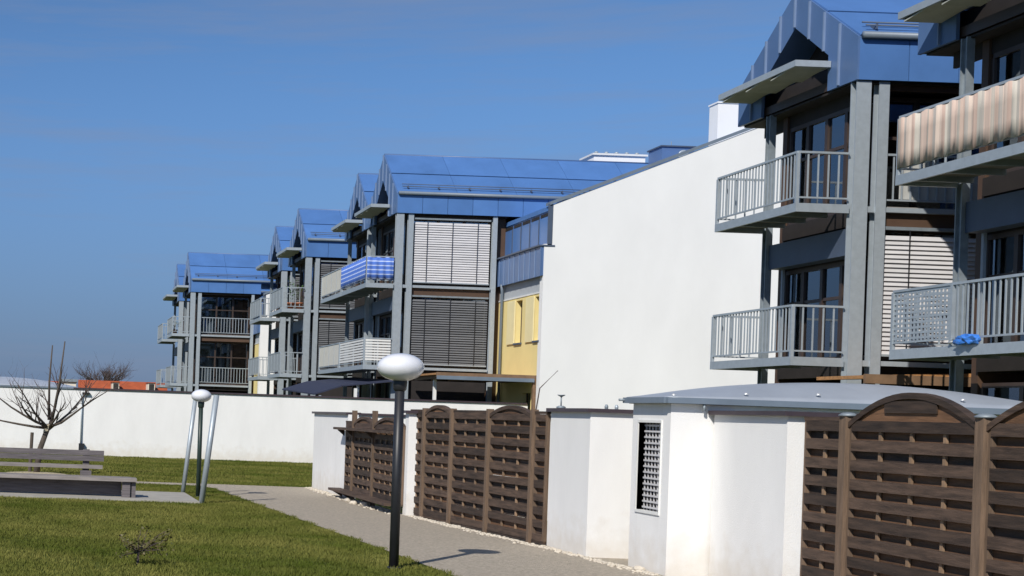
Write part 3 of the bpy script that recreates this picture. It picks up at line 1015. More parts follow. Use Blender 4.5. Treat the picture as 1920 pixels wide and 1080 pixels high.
# things standing on the M roof
YC = 46.6
xa, z0 = W(1344, 270, YC)
zc = W(1340, 193, YC)[1]
t = thing('chimney_block', (xa + 1.3, YC + 0.8, z0), 'tall white rendered chimney block rising above the sloping white end wall', 'chimney')
box('shaft', STUCCOH, t, xa, xa + 3.2, YC, YC + 0.6, z0 - 1.6, zc)
box('coping', STUCCOH, t, xa - 0.03, xa + 3.23, YC - 0.03, YC + 0.63, zc, zc + 0.05)
YC = 53.0
xa, z0 = W(1113, 312, YC)
xb, zc = W(1210, 294, YC)
t = thing('roof_light', ((xa + xb) / 2, YC, z0), 'low white box with small caps on the blue ridge', 'roof box')
box('curb', STUCCOH, t, xa, xb, YC, YC + 1.2, z0 - 0.9, zc)
box('lid', WHITEP, t, xa - 0.07, xb + 0.07, YC - 0.07, YC + 1.27, zc, zc + 0.07)
for k in range(5):
    xx = xa + 0.2 + k * (xb - xa - 0.4) / 4
    lathe('vent_cap', GALV, t, [(0.05, 0), (0.05, 0.07), (0.08, 0.08), (0.06, 0.12)], (xx, YC + 0.3, zc + 0.07), 10)
YC = 50.0
xa, z0 = W(1240, 318, YC)
xb, zc = W(1302, 277, YC)
t = thing('vent_housing', ((xa + xb) / 2, YC, z0), 'blue metal ventilation housing with round fan opening on the roof', 'vent')
box('casing', BLUED, t, xa, xb, YC, YC + 1.1, z0 - 0.9, zc)
box('lid', SLATE, t, xa - 0.05, xb + 0.05, YC - 0.05, YC + 1.15, zc, zc + 0.05)
lathe('fan_ring', GALV, t, [(0.16, 0), (0.19, 0), (0.19, 0.05), (0.16, 0.05)], (xb - 0.4, YC - 0.01, (z0 + zc) / 2 + 0.12), 18).rotation_euler = (math.pi / 2, 0, 0)
lathe('fan', DARKB, t, [(0.02, 0), (0.158, 0.0), (0.158, 0.02)], (xb - 0.4, YC - 0.005, (z0 + zc) / 2 + 0.12), 18).rotation_euler = (math.pi / 2, 0, 0)
tube('aerial', GALVD, t, [(xa + 0.55, YC + 0.5, zc + 0.05), (xa + 0.55, YC + 0.5, zc + 0.30)], 0.012, 5)

# ------------------------------------------------------------------ bay houses
n = dict(zL=3.0, zU=5.85, zE=8.15, zG=8.95, zR=10.42)
bay(dict(n, X0=14.82, X1=18.4, XF=18.5, XR=24, Yn=25.6, Yf=29.9, Yp=28.65, sideU='loggia_cloth', sideL='blind_light', cur=0.85,
         label='blue gabled bay house with bare grey balconies beside the white end wall',
         balconies=[dict(z=5.85, ya=25.7, yb=28.8, segs=[(25.73, 28.77, None)]), dict(z=3.0, ya=25.7, yb=28.8, segs=[(25.73, 28.77, None)])]))
bay(dict(n, X0=14.82, X1=18.4, XF=18.5, XR=24, Yn=19.4, Yf=23.75, Yp=22.55, sideU='loggia', sideL='blind_light', cur=0.85,
         label='bay house with pink striped fabric along its upper balcony and punched sheet below',
         balconies=[dict(z=5.85, ya=19.3, yb=22.7, segs=[(19.33, 22.67, 'stripe')]),
                    dict(z=3.0, ya=19.3, yb=22.7, segs=[(19.33, 21.2, None), (21.2, 22.67, 'mesh')])]))
m_ = dict(zL=3.47, zU=6.39, zE=8.91, zG=9.60, zR=11.32)
bay(dict(m_, X0=12.35, X1=15.95, XF=18.6, XR=23.0, Yn=49.3, Yf=53.5, Yp=52.9, sideU='blind_light', sideL='blind_dark', half=1.05,
         label='bay house with closed pale and dark side blinds and a blue cloth balcony',
         balconies=[dict(z=6.39, ya=49.4, yb=53.45, segs=[(49.43, 53.42, 'bluecloth')], near='bluecloth', far=False),
                    dict(z=3.47, ya=49.4, yb=53.45, segs=[(49.43, 53.42, 'slats')], near='slats', far=False)]))
bay(dict(m_, X0=12.35, X1=15.95, XF=16.4, XR=23.0, Yn=53.6, Yf=57.7, Yp=57.0, sideU='blind_dark', sideL='blind_dark', half=1.05,
         label='bay house with plain cream balcony screens next to the blue cloth balcony',
         balconies=[dict(z=6.39, ya=53.5, yb=57.4, segs=[(53.53, 57.37, 'cream')], nr=False),
                    dict(z=3.47, ya=53.5, yb=57.4, segs=[(53.53, 57.37, 'cream')], nr=False)]))
k_ = dict(zL=3.43, zU=6.34, zE=8.69, zG=9.45, zR=11.10)
bay(dict(k_, X0=11.55, X1=15.1, XF=15.4, XR=19.0, Yn=62.0, Yf=66.5, Yp=65.3, sideU='blind_dark', sideL='blind_dark', half=1.15,
         label='bay house with potted plant on its grey screened upper balcony',
         balconies=[dict(z=6.34, ya=62.1, yb=65.4, segs=[(62.13, 65.37, 'grey')]), dict(z=3.43, ya=62.1, yb=65.4, segs=[(62.13, 65.37, 'grey')])]))
bay(dict(k_, X0=11.55, X1=15.1, XF=15.4, XR=19.0, Yn=68.3, Yf=72.8, Yp=71.6, sideU='blind_dark', sideL='loggia', half=1.15,
         label='bay house half hidden behind the plant balcony house, grey balcony screens',
         balconies=[dict(z=6.34, ya=68.4, yb=71.7, segs=[(68.43, 71.67, 'grey')]), dict(z=3.43, ya=68.4, yb=71.7, segs=[(68.43, 71.67, 'grey')])]))
j_ = dict(zL=3.17, zU=6.01, zE=8.40, zG=9.10, zR=10.84)
bay(dict(j_, X0=8.22, X1=11.85, XF=12.2, XR=16.5, Yn=79.0, Yf=83.5, Yp=82.3, sideU='loggia_curtain', sideL='loggia', half=1.15,
         label='bay house with open railed side loggias above the boundary wall',
         balconies=[dict(z=6.01, ya=79.1, yb=82.4, segs=[(79.13, 82.37, 'grey')]), dict(z=3.17, ya=79.1, yb=82.4, segs=[(79.13, 82.37, 'grey')])]))
bay(dict(j_, X0=8.22, X1=11.85, XF=12.2, XR=16.5, Yn=85.7, Yf=90.2, Yp=89.0, sideU='loggia', sideL='loggia', half=1.15,
         label='bay house at the far end of the row against the sky',
         balconies=[dict(z=6.01, ya=85.8, yb=89.1, segs=[(85.83, 89.07, 'grey')]), dict(z=3.17, ya=85.8, yb=89.1, segs=[(85.83, 89.07, 'grey')])]))


# ------------------------------------------------------------------ pots, bag on the balconies
def potted(label, x, y, z, h, leafm=LEAF, seed=1, n=70):
    t = thing('potted_plant', (x, y, z), label, 'plant', 'balcony plants')
    lathe('pot', TERRA, t, [(0.12, 0), (0.17, 0.24), (0.19, 0.24), (0.19, 0.29), (0.15, 0.29)], (x, y, z), 12)
    rnd = random.Random(seed)
    V, Fc = [], []
    for i in range(n):
        a, rr = rnd.uniform(0, 6.28), rnd.uniform(0, 0.34)
        c = Vector((x + math.cos(a) * rr, y + math.sin(a) * rr, z + 0.3 + rnd.uniform(0.1, h)))
        d = Vector((math.cos(a), math.sin(a), rnd.uniform(-.2, .9))).normalized() * rnd.uniform(.1, .2)
        s = d.cross(Vector((0, 0, 1))).normalized() * 0.035
        b = len(V)
        V += [c - s * 0.2, c + d * 0.5 + s, c + d, c + d * 0.5 - s]
        Fc.append((b, b + 1, b + 2, b + 3))
    poly('foliage', leafm, t, V, Fc)
    v, f = tube_geo([(x, y, z + 0.25), (x + .03, y, z + 0.3 + h * 0.7)], [0.02, 0.01], 5)
    poly('stem', BARK, t, v, f)


potted('leafy green plant in terracotta pot on the grey screened upper balcony', 11.0, 62.45, 6.34, 1.0, seed=2)
potted('small green plant in terracotta pot beside the leafy balcony plant', 11.35, 62.3, 6.34, 0.75, seed=3)
potted('low plant in terracotta pot on the far loggia house balcony', 7.5, 80.6, 6.01, 0.4, seed=4)
xg, zg = 13.72, 3.0
V, Fc = [], []
v0, f0 = ico(1.0)
yb_ = 20.75
bg_ = thing('plastic_bag', (13.85, yb_, 3.0), 'crumpled bright blue plastic bag on the lower balcony edge', 'bag')
import bmesh
bm = bmesh.new()
bmesh.ops.create_icosphere(bm, subdivisions=3, radius=1.0)
for q in bm.verts:
    s = 1 + 0.28 * math.sin(q.co.x * 7 + q.co.z * 5) * math.cos(q.co.y * 6 + 1)
    q.co = Vector((q.co.x * 0.09 * s, q.co.y * 0.24 * s, max(q.co.z, -0.6) * 0.095 * s))
me = bpy.data.meshes.new('bag_body')
bm.to_mesh(me)
bm.free()
me.materials.append(BAG)
link('bag_body', me, bg_, (13.79, yb_, 3.06))
tube('handle', WHITEP, bg_, [(13.79, yb_ + 0.2, 3.05), (13.79, yb_ + 0.32, 3.055), (13.79, yb_ + 0.42, 3.04)], 0.02, 6)

# ------------------------------------------------------------------ terrace roofs and awning
zp = W(900, 712, 45.7)[1]
t = thing('pergola', (14.6, 47.4, 0), 'timber edged flat terrace roof on slim posts below the blinds', 'pergola')
xl, xrr = 12.9, W(1008, 712, 45.6)[0]
box('roof_board', ORANGEW, t, xl, xrr, 45.62, 49.0, zp + 0.12, zp + 0.18)
box('edge_beam', BROWNW, t, xl, xrr, 45.55, 45.62, zp + 0.04, zp + 0.20)
box('gutter', CAPB, t, xl, xrr - 0.15, 45.47, 45.55, zp - 0.03, zp + 0.09)
for xx in np.linspace(xl + 0.2, xrr - 0.2, 6):
    box('rafter', BROWNW, t, xx - 0.03, xx + 0.03, 45.63, 48.9, zp, zp + 0.115)
box('post', BROWNW, t, xrr - 0.16, xrr - 0.04, 45.55, 45.67, 0, zp + 0.04)
xx = W(815, 725, 46.9)[0]
box('post', WHITEP, t, xx - 0.05, xx + 0.05, 46.85, 46.95, 0, zp)
xx = W(667, 735, 47.4)[0]
t = thing('awning', (11.3, 50.5, 0), 'dark navy fabric awning stretched low below the slatted balcony', 'awning')
P1, P2, P3, P4 = W(740, 713, 49.0), W(640, 722, 49.0), W(588, 738, 49.0), W(750, 722, 49.0)
v = []
for yy, dz in ((48.9, 0), (55.5, 0.25)):
    for (px, pz) in (P1, P2, P3):
        v += [(px, yy, pz + dz), (px, yy, pz + dz - 0.05)]
fcs = []
for i in range(2):
    a, b = i * 2, i * 2 + 2
    fcs += [(a, b, b + 6, a + 6), (a + 1, a + 7, b + 7, b + 1), (a, a + 1, b + 1, b), (a + 6, b + 6, b + 7, a + 7)]
fcs += [(0, 6, 7, 1), (4, 5, 11, 10)]
poly('canvas', NAVY, t, v, fcs)
px, pz = W(667, 727, 48.95)
box('post', WHITEP, t, px - 0.05, px + 0.05, 48.93, 49.03, 0, pz - 0.02)
px, pz = W(600, 740, 48.95)
box('post', GALV, t, px - 0.04, px + 0.04, 48.93, 49.03, 0, pz - 0.02)
zq = W(1600, 712, 24.6)[1]
xa, xb = W(1578, 712, 24.6)[0], 16.6
t = thing('timber_canopy', (16, 24.5, 0), 'orange brown timber canopy under the closest bare balconies', 'canopy')
prism('roof_board', ORANGEW, t, [(xa, zq + 0.0), (xb, zq + 0.12), (xb, zq + 0.18), (xa, zq + 0.06)], 'y', 23.95, 25.4)
box('edge_beam', BROWNW, t, xa, xb, 23.88, 23.95, zq - 0.08, zq + 0.08)
box('post', BROWNW, t, xb - 0.2, xb - 0.08, 23.97, 24.09, 0, zq + 0.0)
box('post', BROWNW, t, xa + 0.1, xa + 0.22, 23.97, 24.09, 0, zq - 0.02)


# ------------------------------------------------------------------ garden walls
def garden_wall(label, plan, h, cap_over=0.07):
    xs, ys = [p[0] for p in plan], [p[1] for p in plan]
    t = thing('garden_wall', (sum(xs) / len(xs), sum(ys) / len(ys), 0), label, 'wall')
    return t


def lwall(t, x0, y0, y1, ypart, x1, h, th=0.2):
    """left-facing leg at x0 from y0 to y1 and a leg along +X at ypart"""
    if y1 > y0:
        prism('wall', STUCCO, t, [(x0, y0), (x1, y0), (x1, y0 + th), (x0 + th, y0 + th), (x0 + th, y1), (x0, y1)], 'z', -0.05, h)
        prism('coping', CAP, t, [(x0 - .06, y0 - .06), (x1, y0 - .06), (x1, y0 + th + .05), (x0 + th + .05, y0 + th + .05), (x0 + th + .05, y1 + .02), (x0 - .06, y1 + .02)], 'z', h, h + 0.045)
    else:
        box('wall', STUCCO, t, x0, x1, ypart, ypart + th, -0.05, h)
        box('coping', CAP, t, x0 - .06, x1, ypart - .06, ypart + th + .05, h, h + 0.045)


t = garden_wall('white garden wall panel at the far end of the path before the brown fence', [(6.0, 27), (6.0, 30.6)], 1.66)
prism('wall', STUCCO, t, [(6.0, 27.2), (6.2, 27.2), (6.2, 30.4), (11.4, 30.4), (11.4, 30.6), (6.0, 30.6)], 'z', -0.05, 1.64)
prism('coping', CAP, t, [(5.95, 27.2), (6.25, 27.2), (6.25, 30.35), (11.4, 30.35), (11.4, 30.65), (5.95, 30.65)], 'z', 1.64, 1.685)
t = garden_wall('white garden partition wall showing a narrow edge between the two far fences', [(6.05, 22.9), (11, 22.9)], 1.7)
lwall(t, 6.03, 0, 0, 22.82, 11.6, 1.69)
t = garden_wall('white garden wall with dark coping between the brown fence and the shed', [(6.6, 17.5), (9, 16.7)], 1.76)
lwall(t, 6.60, 16.7, 18.0, 0, 10.8, 1.755)
t = garden_wall('white garden wall panel with dark coping in front of the vaulted shed', [(7.2, 14), (8.3, 13.4)], 1.75)
lwall(t, 7.20, 13.40, 14.86, 0, 8.1, 1.755)

# ------------------------------------------------------------------ shed with vaulted metal roof and grille window
X_S, Y_S, Y_S2, X_S2 = 6.75, 14.9, 15.85, 11.4
t = thing('bin_store', (9, 15.4, 0), 'white bin store with grey vaulted metal roof and grille window', 'shed')
zs = 1.86
wy0, wy1, wz0, wz1 = 15.03, 15.70, 0.64, 1.68
boxes('side_wall', STUCCO, t, [(X_S, X_S + 0.2, Y_S + 0.2, wy0 + 0.17, -0.05, wz0), (X_S, X_S + 0.2, wy0 + 0.17, Y_S2 - 0.2, -0.05, wz0),
                               (X_S, X_S + 0.2, Y_S + 0.2, Y_S2 - 0.2, wz1, zs), (X_S, X_S + 0.2, wy1, Y_S2 - 0.2, wz0, wz1)])
boxes('front_wall', STUCCO, t, [(X_S, X_S2, Y_S, Y_S + 0.199, -0.05, zs)])
box('rear_wall', STUCCO, t, X_S, X_S2, Y_S2 - 0.2, Y_S2, -0.05, zs)
w = boxes('window_frame', WHITEP, t, [(X_S - 0.015, X_S + 0.05, Y_S + 0.19, Y_S + 0.205, wz0, wz1), (X_S - 0.015, X_S + 0.05, wy1 - 0.018, wy1, wz0, wz1),
                                      (X_S - 0.015, X_S + 0.05, Y_S + 0.205, wy1 - 0.018, wz0, wz0 + 0.03), (X_S - 0.015, X_S + 0.05, Y_S + 0.205, wy1 - 0.018, wz1 - 0.03, wz1)])
ga, gb_ = Y_S + 0.205, wy1 - 0.018
for i in range(7):
    yy = ga + (gb_ - ga) * (i + 0.5) / 7
    box('grille_bar', BLINDL, w, X_S + 0.062, X_S + 0.074, yy - 0.007, yy + 0.007, wz0 + 0.03, wz1 - 0.03)
for i in range(15):
    zz = wz0 + 0.03 + (wz1 - wz0 - 0.06) * (i + 0.5) / 15
    box('grille_bar', BLINDL, w, X_S + 0.048, X_S + 0.061, ga, gb_, zz - 0.010, zz + 0.010)
box('window_back', DARKB, t, X_S + 0.205, X_S + 0.22, Y_S + 0.2, Y_S2 - 0.2, wz0 - 0.1, wz1 + 0.1)
rf = vault('vaulted_roof', '', X_S - 0.06, X_S2 + 0.06, Y_S - 0.06, Y_S2 + 0.06, zs + 0.075, 0.235, t)
boxes('gutter', CAPB, rf, [(X_S - 0.08, X_S2 + 0.06, Y_S - 0.10, Y_S - 0.04, zs + 0.005, zs + 0.068), (X_S - 0.10, X_S - 0.04, Y_S - 0.04, Y_S2 + 0.06, zs + 0.005, zs + 0.068)])
boxes('roof_edge', GALVD, rf, [(X_S - 0.04, X_S2 + 0.04, Y_S - 0.04, Y_S2 + 0.03, zs, zs + 0.045)])
for k in range(7):
    bx_ = X_S + 0.05 + k * 0.78
    a = (bx_ - X_S + 0.06) / (X_S2 - X_S + 0.12)
    zz = zs + 0.08 + 0.235 * max(0, 1 - abs(2 * a - 1) ** 2.1) * math.sin(math.pi / 2 * 0.14 / 0.75 / 1.0)
    lathe('bolt', BOLT, rf, [(0.024, 0), (0.024, 0.012), (0.012, 0.024)], (bx_, Y_S + 0.06, zz), 8)
px_, pz_ = W(1318, 765, 14.86)
tube('spout', GALVD, rf, [(px_, Y_S - 0.07, zs + 0.0), (px_, Y_S - 0.07, zs - 0.07)], 0.016, 6)
tube('overflow_pipe', GALVD, rf, [(X_S - 0.06, Y_S2 + 0.02, zs + 0.04), (X_S - 0.16, Y_S2 + 0.02, zs + 0.04)], 0.016, 6)


# ------------------------------------------------------------------ woven timber fences
def fence(label, pts, ztop, z0, posts, arch_rise=0.2, pitch=0.172, post_w=0.09, caps=False, extra=None):
    """pts: list of (x, y, kind) panel ends from far to near; kind of the panel that starts there"""
    xm = sum(p[0] for p in pts) / len(pts)
    ym = sum(p[1] for p in pts) / len(pts)
    t = thing('garden_fence', (xm, ym, 0), label, 'fence')
    for i in range(len(pts) - 1):
        (x0, y0, kind), (x1, y1, _) = pts[i], pts[i + 1]
        dx, dy = x1 - x0, y1 - y0
        Lp = math.hypot(dx, dy)
        ux, uy = dx / Lp, dy / Lp
        nx, ny = uy, -ux                           # towards the path
        if nx > 0:
            nx, ny = -nx, -ny
        a = math.atan2(dy, dx)
        g0, g1 = 0.05, Lp - 0.05

        def C(s, off, z):
            return (x0 + ux * s + nx * off, y0 + uy * s + ny * off, z)

        def archz(s):
            if kind != 'arch':
                return ztop
            q = (s - Lp / 2) / (Lp / 2 - 0.05)
            return ztop - 0.05 + arch_rise * max(0.0, 1 - q * q)
        # stiles
        for s in (g0 + 0.02, g1 - 0.02):
            boxc('stile', FPOST, t, C(s, 0.0, (z0 + archz(s)) / 2), (0.04, 0.045, archz(s) - z0), (0, 0, a))
        nb = max(1, round(Lp / 0.42)) - 1
        for k in range(nb):
            s = g0 + (g1 - g0) * (k + 1) / (nb + 1)
            boxc('batten', FBAT, t, C(s, 0.0, (z0 + archz(s)) / 2 - 0.03), (0.035, 0.022, archz(s) - z0 - 0.06), (0, 0, a))
        npt = round((ztop - z0 - 0.10) / pitch)
        pt = (ztop - z0 - 0.125) / npt
        zz = z0 + 0.06
        k = 0
        zmax = max(archz(Lp / 2), ztop)
        while zz < zmax - 0.04:
            for front in (True, False):
                zc_ = zz if front else zz + pt / 2
                sa, sb = g0 + 0.04, g1 - 0.04
                if zc_ + 0.05 > ztop - 0.005:
                    if kind != 'arch':
                        continue
                    q2 = 1 - (zc_ + 0.055 - ztop + 0.05) / arch_rise
                    if q2 <= 0.02:
                        continue
                    hw = math.sqrt(min(1, q2)) * (Lp / 2 - 0.09)
                    sa, sb = Lp / 2 - hw, Lp / 2 + hw
                boxc('slat', FENCE if (front or random.random() < 0.35) else FENCER, t, C((sa + sb) / 2, 0.026 if front else -0.026, zc_ + random.uniform(-.004, .004)),
                     (sb - sa, 0.012, 0.098 + random.uniform(-.004, .004)), (random.uniform(-.03, .03), random.uniform(-.004, .004), a))
            zz += pt
        if kind == 'arch':
            V, Fc = [], []
            ns = 16
            for q in range(ns + 1):
                s = g0 + (g1 - g0) * q / ns
                z = archz(s)
                V += [C(s, 0.04, z - 0.03), C(s, 0.04, z + 0.022), C(s, -0.04, z + 0.022), C(s, -0.04, z - 0.03)]
            for q in range(ns):
                b = q * 4
                for r in range(4):
                    Fc.append((b + r, b + (r + 1) % 4, b + 4 + (r + 1) % 4, b + 4 + r))
            Fc += [(0, 1, 2, 3), (ns * 4 + 3, ns * 4 + 2, ns * 4 + 1, ns * 4)]
            poly('arch_rail', FENCE, t, V, Fc)
            V, Fc = [], []
            for q in range(ns + 1):
                s = g0 + 0.03 + (g1 - g0 - 0.06) * q / ns
                for off in (0.012, -0.004):
                    V += [C(s, off, ztop - 0.10), C(s, off, archz(s) - 0.02)]
            for q in range(ns):
                b = q * 4
                Fc += [(b, b + 4, b + 5, b + 1), (b + 2, b + 3, b + 7, b + 6), (b, b + 2, b + 6, b + 4), (b + 1, b + 5, b + 7, b + 3)]
            Fc += [(0, 1, 3, 2), (ns * 4, ns * 4 + 2, ns * 4 + 3, ns * 4 + 1)]
            poly('arch_infill', FENCER, t, V, Fc)
        else:
            boxc('top_rail', FENCE, t, C(Lp / 2, 0.0, ztop), (g1 - g0, 0.06, 0.035), (0, 0, a))
        boxc('bottom_rail', FENCE, t, C(Lp / 2, 0.0, z0 + 0.0), (g1 - g0, 0.05, 0.04), (0, 0, a))
    for (x, y, h) in posts:
        p = boxc('post', FPOST, t, (x - 0.012, y, h / 2 - 0.03), (post_w, post_w, h + 0.06))
        if caps:
            lathe('post_cap', GALVD, p, [(0.075, 0), (0.08, 0.012), (0.05, 0.03), (0.01, 0.036)], (x - 0.012, y, h), 12)
    return t


def on_line(u, v, A, B):
    """point of the ground line A-B (plan) that the camera sees at column u, row v roughly"""
    best = None
    for i in range(401):
        s = i / 400 * 1.4 - 0.2
        x, y = A[0] + (B[0] - A[0]) * s, A[1] + (B[1] - A[1]) * s
        z = 0.9
        uu = U0 + (x * F / y) * CR + ((z - EYE) * F / y) * SR
        if best is None or abs(uu - u) < best[0]:
            best = (abs(uu - u), x, y)
    return best[1], best[2]


# the two-storey-long fence nearest the shed
FX = 7.33
fence('tall dark woven fence with wide round arches and grey post caps before the shed',
      [(FX, 13.34, 'flat'), (FX, 12.6, 'arch'), (FX, 10.76, 'arch'), (FX, 8.92, 'flat'), (FX, 8.3, 'flat')], 1.735, 0.05,
      [(FX, 12.6, 1.76), (FX, 10.76, 1.76), (FX, 8.92, 1.76)], arch_rise=0.26, post_w=0.10, caps=True)
A, B = (6.20, 22.7), (6.60, 18.05)
us = [(768, 'flat'), (796, 'arch'), (848, 'flat'), (917, 'arch'), (1000, 'flat'), (1029, 'flat')]
pts = []
for (u, k) in us:
    x, y = on_line(u, 0, A, B)
    pts.append((x, y, k))
fence('dark brown woven fence with two small arches between white wall and lamp post', pts, 1.74, 0.04,
      [(p[0], p[1], 1.78) for p in pts[1:5]], arch_rise=0.12, post_w=0.085)
A, B = (5.98, 27.1), (6.0, 22.9)
us = [(648, 'flat'), (664, 'arch'), (702, 'arch'), (757, 'flat')]
pts = []
for (u, k) in us:
    x, y = on_line(u, 0, A, B)
    pts.append((x, y, k))
f1 = fence('short brown woven fence with projecting shelf boards beside the far white panel', pts, 1.50, 0.16,
           [(pts[1][0], pts[1][1], 1.72), (pts[2][0], pts[2][1], 1.72)], arch_rise=0.14, post_w=0.085)
xa_, ya_ = pts[0][0] - 0.05, pts[0][1]
for (zz, dd) in ((1.34, 0.16), (0.14, 0.22)):
    boxes('shelf_board', FENCE, f1, [(xa_ - dd, xa_ + 0.02, pts[-1][1] + 0.05, pts[0][1] + 0.25, zz, zz + 0.045)])
    for p in pts[:3]:
        prism('bracket', FENCE, f1, [(xa_ - dd + 0.03, zz - 0.004), (xa_ + 0.01, zz - 0.004), (xa_ + 0.01, zz - 0.12)], 'y', p[1] - 0.02, p[1] + 0.02)

# ------------------------------------------------------------------ pebbles along the foot of the walls
v0, f0 = ico(1.0)
v0 = np.array(v0)
V, Fc = [], []


def strip(xa, ya, xb, yb, n, wid, r0, r1):
    for _ in range(n):
        s = random.random()
        x = xa + (xb - xa) * s - abs(random.gauss(0, wid))
        y = ya + (yb - ya) * s
        r = random.uniform(r0, r1)
        sc = np.array([r * random.uniform(.8, 1.3), r * random.uniform(.8, 1.3), r * random.uniform(.5, .8)])
        a = random.uniform(0, 6.28)
        p = v0 * sc * (1 + 0.15 * rng.normal(size=(12, 1)))
        p = np.stack([p[:, 0] * math.cos(a) - p[:, 1] * math.sin(a), p[:, 0] * math.sin(a) + p[:, 1] * math.cos(a), p[:, 2]], 1) + np.array([x, y, r * 0.3])
        b = len(V)
        V.extend(map(tuple, p))
        Fc.extend([tuple(i + b for i in q) for q in f0])


strip(5.97, 30.5, 5.93, 23.0, 420, 0.09, 0.015, 0.035)
strip(6.14, 22.7, 6.52, 18.0, 420, 0.07, 0.012, 0.03)
strip(6.56, 18.0, 6.70, 14.9, 300, 0.07, 0.012, 0.03)
pb = poly('pebble_strip', STONE, None, V, Fc, smooth=True)
tag(pb, 'strip of pale pebbles along the foot of the white walls and fences', 'pebbles', kind='stuff')
for i, (u, v_, r, lab) in enumerate([(659, 942, 0.075, 'large pale stone at the corner of the short fence'), (668, 946, 0.06, 'pale stone under the short fence shelf next to the largest stone'),
                                     (690, 949, 0.085, 'largest pale stone below the short brown fence'), (1206, 1071, 0.05, 'pale rounded stone at the foot of the shed corner')]):
    x, y = G(u, v_)
    bm = bmesh.new()
    bmesh.ops.create_icosphere(bm, subdivisions=2, radius=1.0)
    for q in bm.verts:
        s = 1 + 0.18 * math.sin(q.co.x * 3 + i) * math.cos(q.co.y * 4 + i * 2)
        q.co = Vector((q.co.x * r * 1.2 * s, q.co.y * r * 1.5 * s, q.co.z * r * 0.75 * s))
    me = bpy.data.meshes.new('stone')
    bm.to_mesh(me)
    bm.free()
    me.materials.append(STONE)
    tag(link('stone', me, None, (x - 0.05, y, r * 0.45)), lab, 'stone', 'loose stones beside the path')


# ------------------------------------------------------------------ lamps
def lamp(label, x, y, zc, rw, rh, rp, m):
    t = thing('globe_lamp', (x, y, 0), label, 'lamp', 'globe lamps along the path')
    tube('post', m, t, [(x, y, -0.05), (x, y, zc - rh * 0.95)], rp, 16)
    lathe('base_plate', m, t, [(rp * 1.5, 0), (rp * 1.5, 0.015), (rp * 1.1, 0.02)], (x, y, 0.0), 16)
    lathe('collar', m, t, [(rp * 1.0, 0), (rp * 1.35, 0.02), (rp * 1.5, 0.10), (rp * 1.2, 0.14)], (x, y, zc - rh - 0.105), 18)
    prof = []
    for i in range(17):
        a = -math.pi / 2 * 0.93 + math.pi * 0.965 * i / 16
        prof.append((max(0.002, rw * math.cos(a)), rh * math.sin(a)))
    lathe('globe', GLOBE, t, prof, (x, y, zc), 36)
    return t


x, y = G(738, 1066)
lamp('oval white globe lamp on a black post beside the path and woven fence', x, y, W(760, 689, y)[1], 0.245, 0.150, 0.051, BLACKP)
x, y = G(371, 932)
lamp('white globe lamp on a dark green post between two slanting steel poles', x, y, W(372, 742, y)[1], 0.19, 0.122, 0.042, GREENP)
x, y = G(342, 926)
xt_, zt_ = W(366, 750, y)
v, f = tube_geo([(x, y, -0.05), (xt_, y, zt_)], 0.042, 12)
tag(poly('slanting_pole', GALV, None, v, f, smooth=True), 'slanting galvanised pole whose top ends behind the lamp globe', 'pole', 'slanting poles by the slab')
x, y = G(377, 944)
xt_, zt_ = W(406, 741, y)
v, f = tube_geo([(x, y, -0.05), (xt_, y, zt_)], 0.05, 12)
tag(poly('slanting_pole', GALV, None, v, f, smooth=True), 'slanting galvanised pole at the slab corner standing free of the globe', 'pole', 'slanting poles by the slab')

# ------------------------------------------------------------------ bench
t = thing('bench', (0, 24.8, 0.035), 'long grey weathered timber bench with low backrest on the slab', 'bench')
xe = W(257, 903, 24.5)[0]
z0 = 0.035
for i in range(4):
    ya = 24.42 + i * 0.158
    box('seat_plank', BENCHT, t, -3.4, xe - (0.01 if i < 3 else 0.08), ya, ya + 0.148, 0.315, 0.375)
box('apron', BENCHW, t, -3.4, xe - 0.26, 24.70, 24.76, 0.06, 0.312)
box('end_board', BENCHW, t, xe - 0.09, xe - 0.02, 24.50, 25.0, z0, 0.312)
box('leg', BENCHW, t, xe - 0.26, xe - 0.12, 24.48, 24.62, z0, 0.312)
box('leg', BENCHW, t, -1.4, -1.26, 24.48, 24.56, z0, 0.312)
xbk = W(195, 850, 25.15)[0]
box('back_plank', BENCHW, t, -3.4, xbk, 25.12, 25.165, W(100, 862, 25.15)[1], W(100, 852, 25.15)[1] - 0.004)
box('back_plank', BENCHW, t, -3.4, xbk, 25.12, 25.165, W(100, 852, 25.15)[1] + 0.004, W(100, 842, 25.15)[1])
box('back_plank', BENCHT, t, -3.4, xbk - 0.02, 25.08, 25.16, W(100, 876, 25.15)[1], W(100, 869, 25.15)[1])
for xx in (xbk - 0.32, -1.2):
    box('back_post', BENCHW, t, xx - 0.06, xx + 0.06, 25.17, 25.24, 0.05, 0.84)
    box('post_block', BENCHW, t, xx - 0.10, xx + 0.10, 25.06, 25.168, 0.378, 0.46)


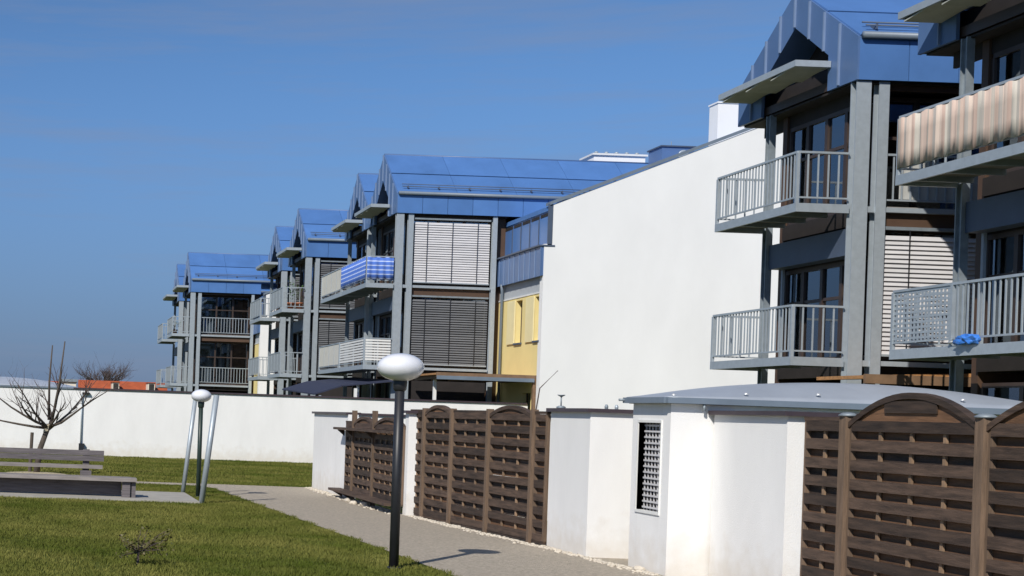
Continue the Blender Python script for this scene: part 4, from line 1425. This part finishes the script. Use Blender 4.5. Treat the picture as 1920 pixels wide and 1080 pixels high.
# ------------------------------------------------------------------ small shrub on the lawn, sapling, ornaments
x, y = G(258, 1060)
t = thing('young_shrub', (x, y, 0), 'low sparse bronze leaved young shrub on the lawn in front of the bench', 'shrub')
rnd = random.Random(3)
V, Fc, V2, F2 = [], [], [], []
tips = []
v, f = tube_geo([(x, y, -0.02), (x + 0.005, y, 0.16)], [0.016, 0.013], 6)
V += v
Fc += f
for k in range(16):
    a = rnd.uniform(0, 6.28)
    p = Vector((x, y, 0.12 + rnd.uniform(0, .06)))
    d = Vector((math.cos(a), math.sin(a) * 0.8, rnd.uniform(0.15, 0.75))).normalized()
    ln = rnd.uniform(0.22, 0.42)
    pp = [p]
    for i in range(4):
        d = (d + Vector((rnd.gauss(0, .2), rnd.gauss(0, .2), rnd.gauss(-0.03, .1)))).normalized()
        pp.append(pp[-1] + d * ln / 4)
    v, f = tube_geo(pp, [0.006, 0.005, 0.004, 0.003, 0.002], 4)
    b = len(V)
    V += v
    Fc += [tuple(i + b for i in q) for q in f]
    for q in pp[1:]:
        for _ in range(7):
            c = q + Vector((rnd.gauss(0, .03), rnd.gauss(0, .03), rnd.gauss(0, .025)))
            dd = Vector((rnd.gauss(0, 1), rnd.gauss(0, 1), rnd.gauss(0, .6))).normalized() * rnd.uniform(.02, .038)
            s = dd.cross(Vector((rnd.gauss(0, 1), rnd.gauss(0, 1), 1))).normalized() * 0.016
            b = len(V2)
            V2 += [c, c + dd * .5 + s, c + dd, c + dd * .5 - s]
            F2.append((b, b + 1, b + 2, b + 3))
poly('stem', TWIG, t, V, Fc)
poly('leaves', LEAFB, t, V2, F2)

xw, zw = W(1012, 728, 20.5)
xw2, zw2 = W(1046, 695, 20.5)
t = thing('sapling', (xw, 20.5, 0), 'thin bare slanting sapling twig showing above the fence corner', 'sapling')
tube('stem', TWIG, t, [(xw - 0.15, 20.5, 0.0), (xw - 0.1, 20.5, 1.4), (xw, 20.5, zw), (xw2, 20.5, zw2)], [0.014, 0.012, 0.009, 0.005], 5)
for k in range(3):
    tube('side_twig', TWIG, t, [(xw - 0.1, 20.5, 1.3 + k * 0.12), (xw - 0.35 + 0.12 * k, 20.45, 1.75 + k * 0.06)], [0.006, 0.003], 4)

yo = 17.9
xo, _ = W(1052, 760, yo)
zb = 1.80
t = thing('bird_table', (xo, yo, zb), 'small grey dish ornament on a stem standing on the wall coping', 'ornament')
lathe('foot', GALVD, t, [(0.055, 0), (0.06, 0.02), (0.03, 0.035)], (xo, yo, zb), 12)
tube('stem', GALVD, t, [(xo, yo, zb + 0.03), (xo, yo, zb + 0.155)], 0.009, 6)
lathe('dish', GALVD, t, [(0.012, 0), (0.045, 0.018), (0.05, 0.028), (0.04, 0.028)], (xo, yo, zb + 0.15), 12)
for (u, lab) in ((1137, 'tiny dark knob shaped ornament on the white wall coping by the shed'), (1156, 'tiny pale hooked ornament on the white wall coping by the shed')):
    xo, _ = W(u, 765, 16.78)
    t = thing('coping_ornament', (xo, 16.78, 1.80), lab, 'ornament', 'coping ornaments')
    lathe('body', GALVD if u < 1150 else GALV, t, [(0.02, 0), (0.024, 0.03), (0.012, 0.055)], (xo, 16.78, 1.80), 8)
    lathe('base', GALVD, t, [(0.035, 0.0), (0.03, 0.008)], (xo, 16.78, 1.795), 8)
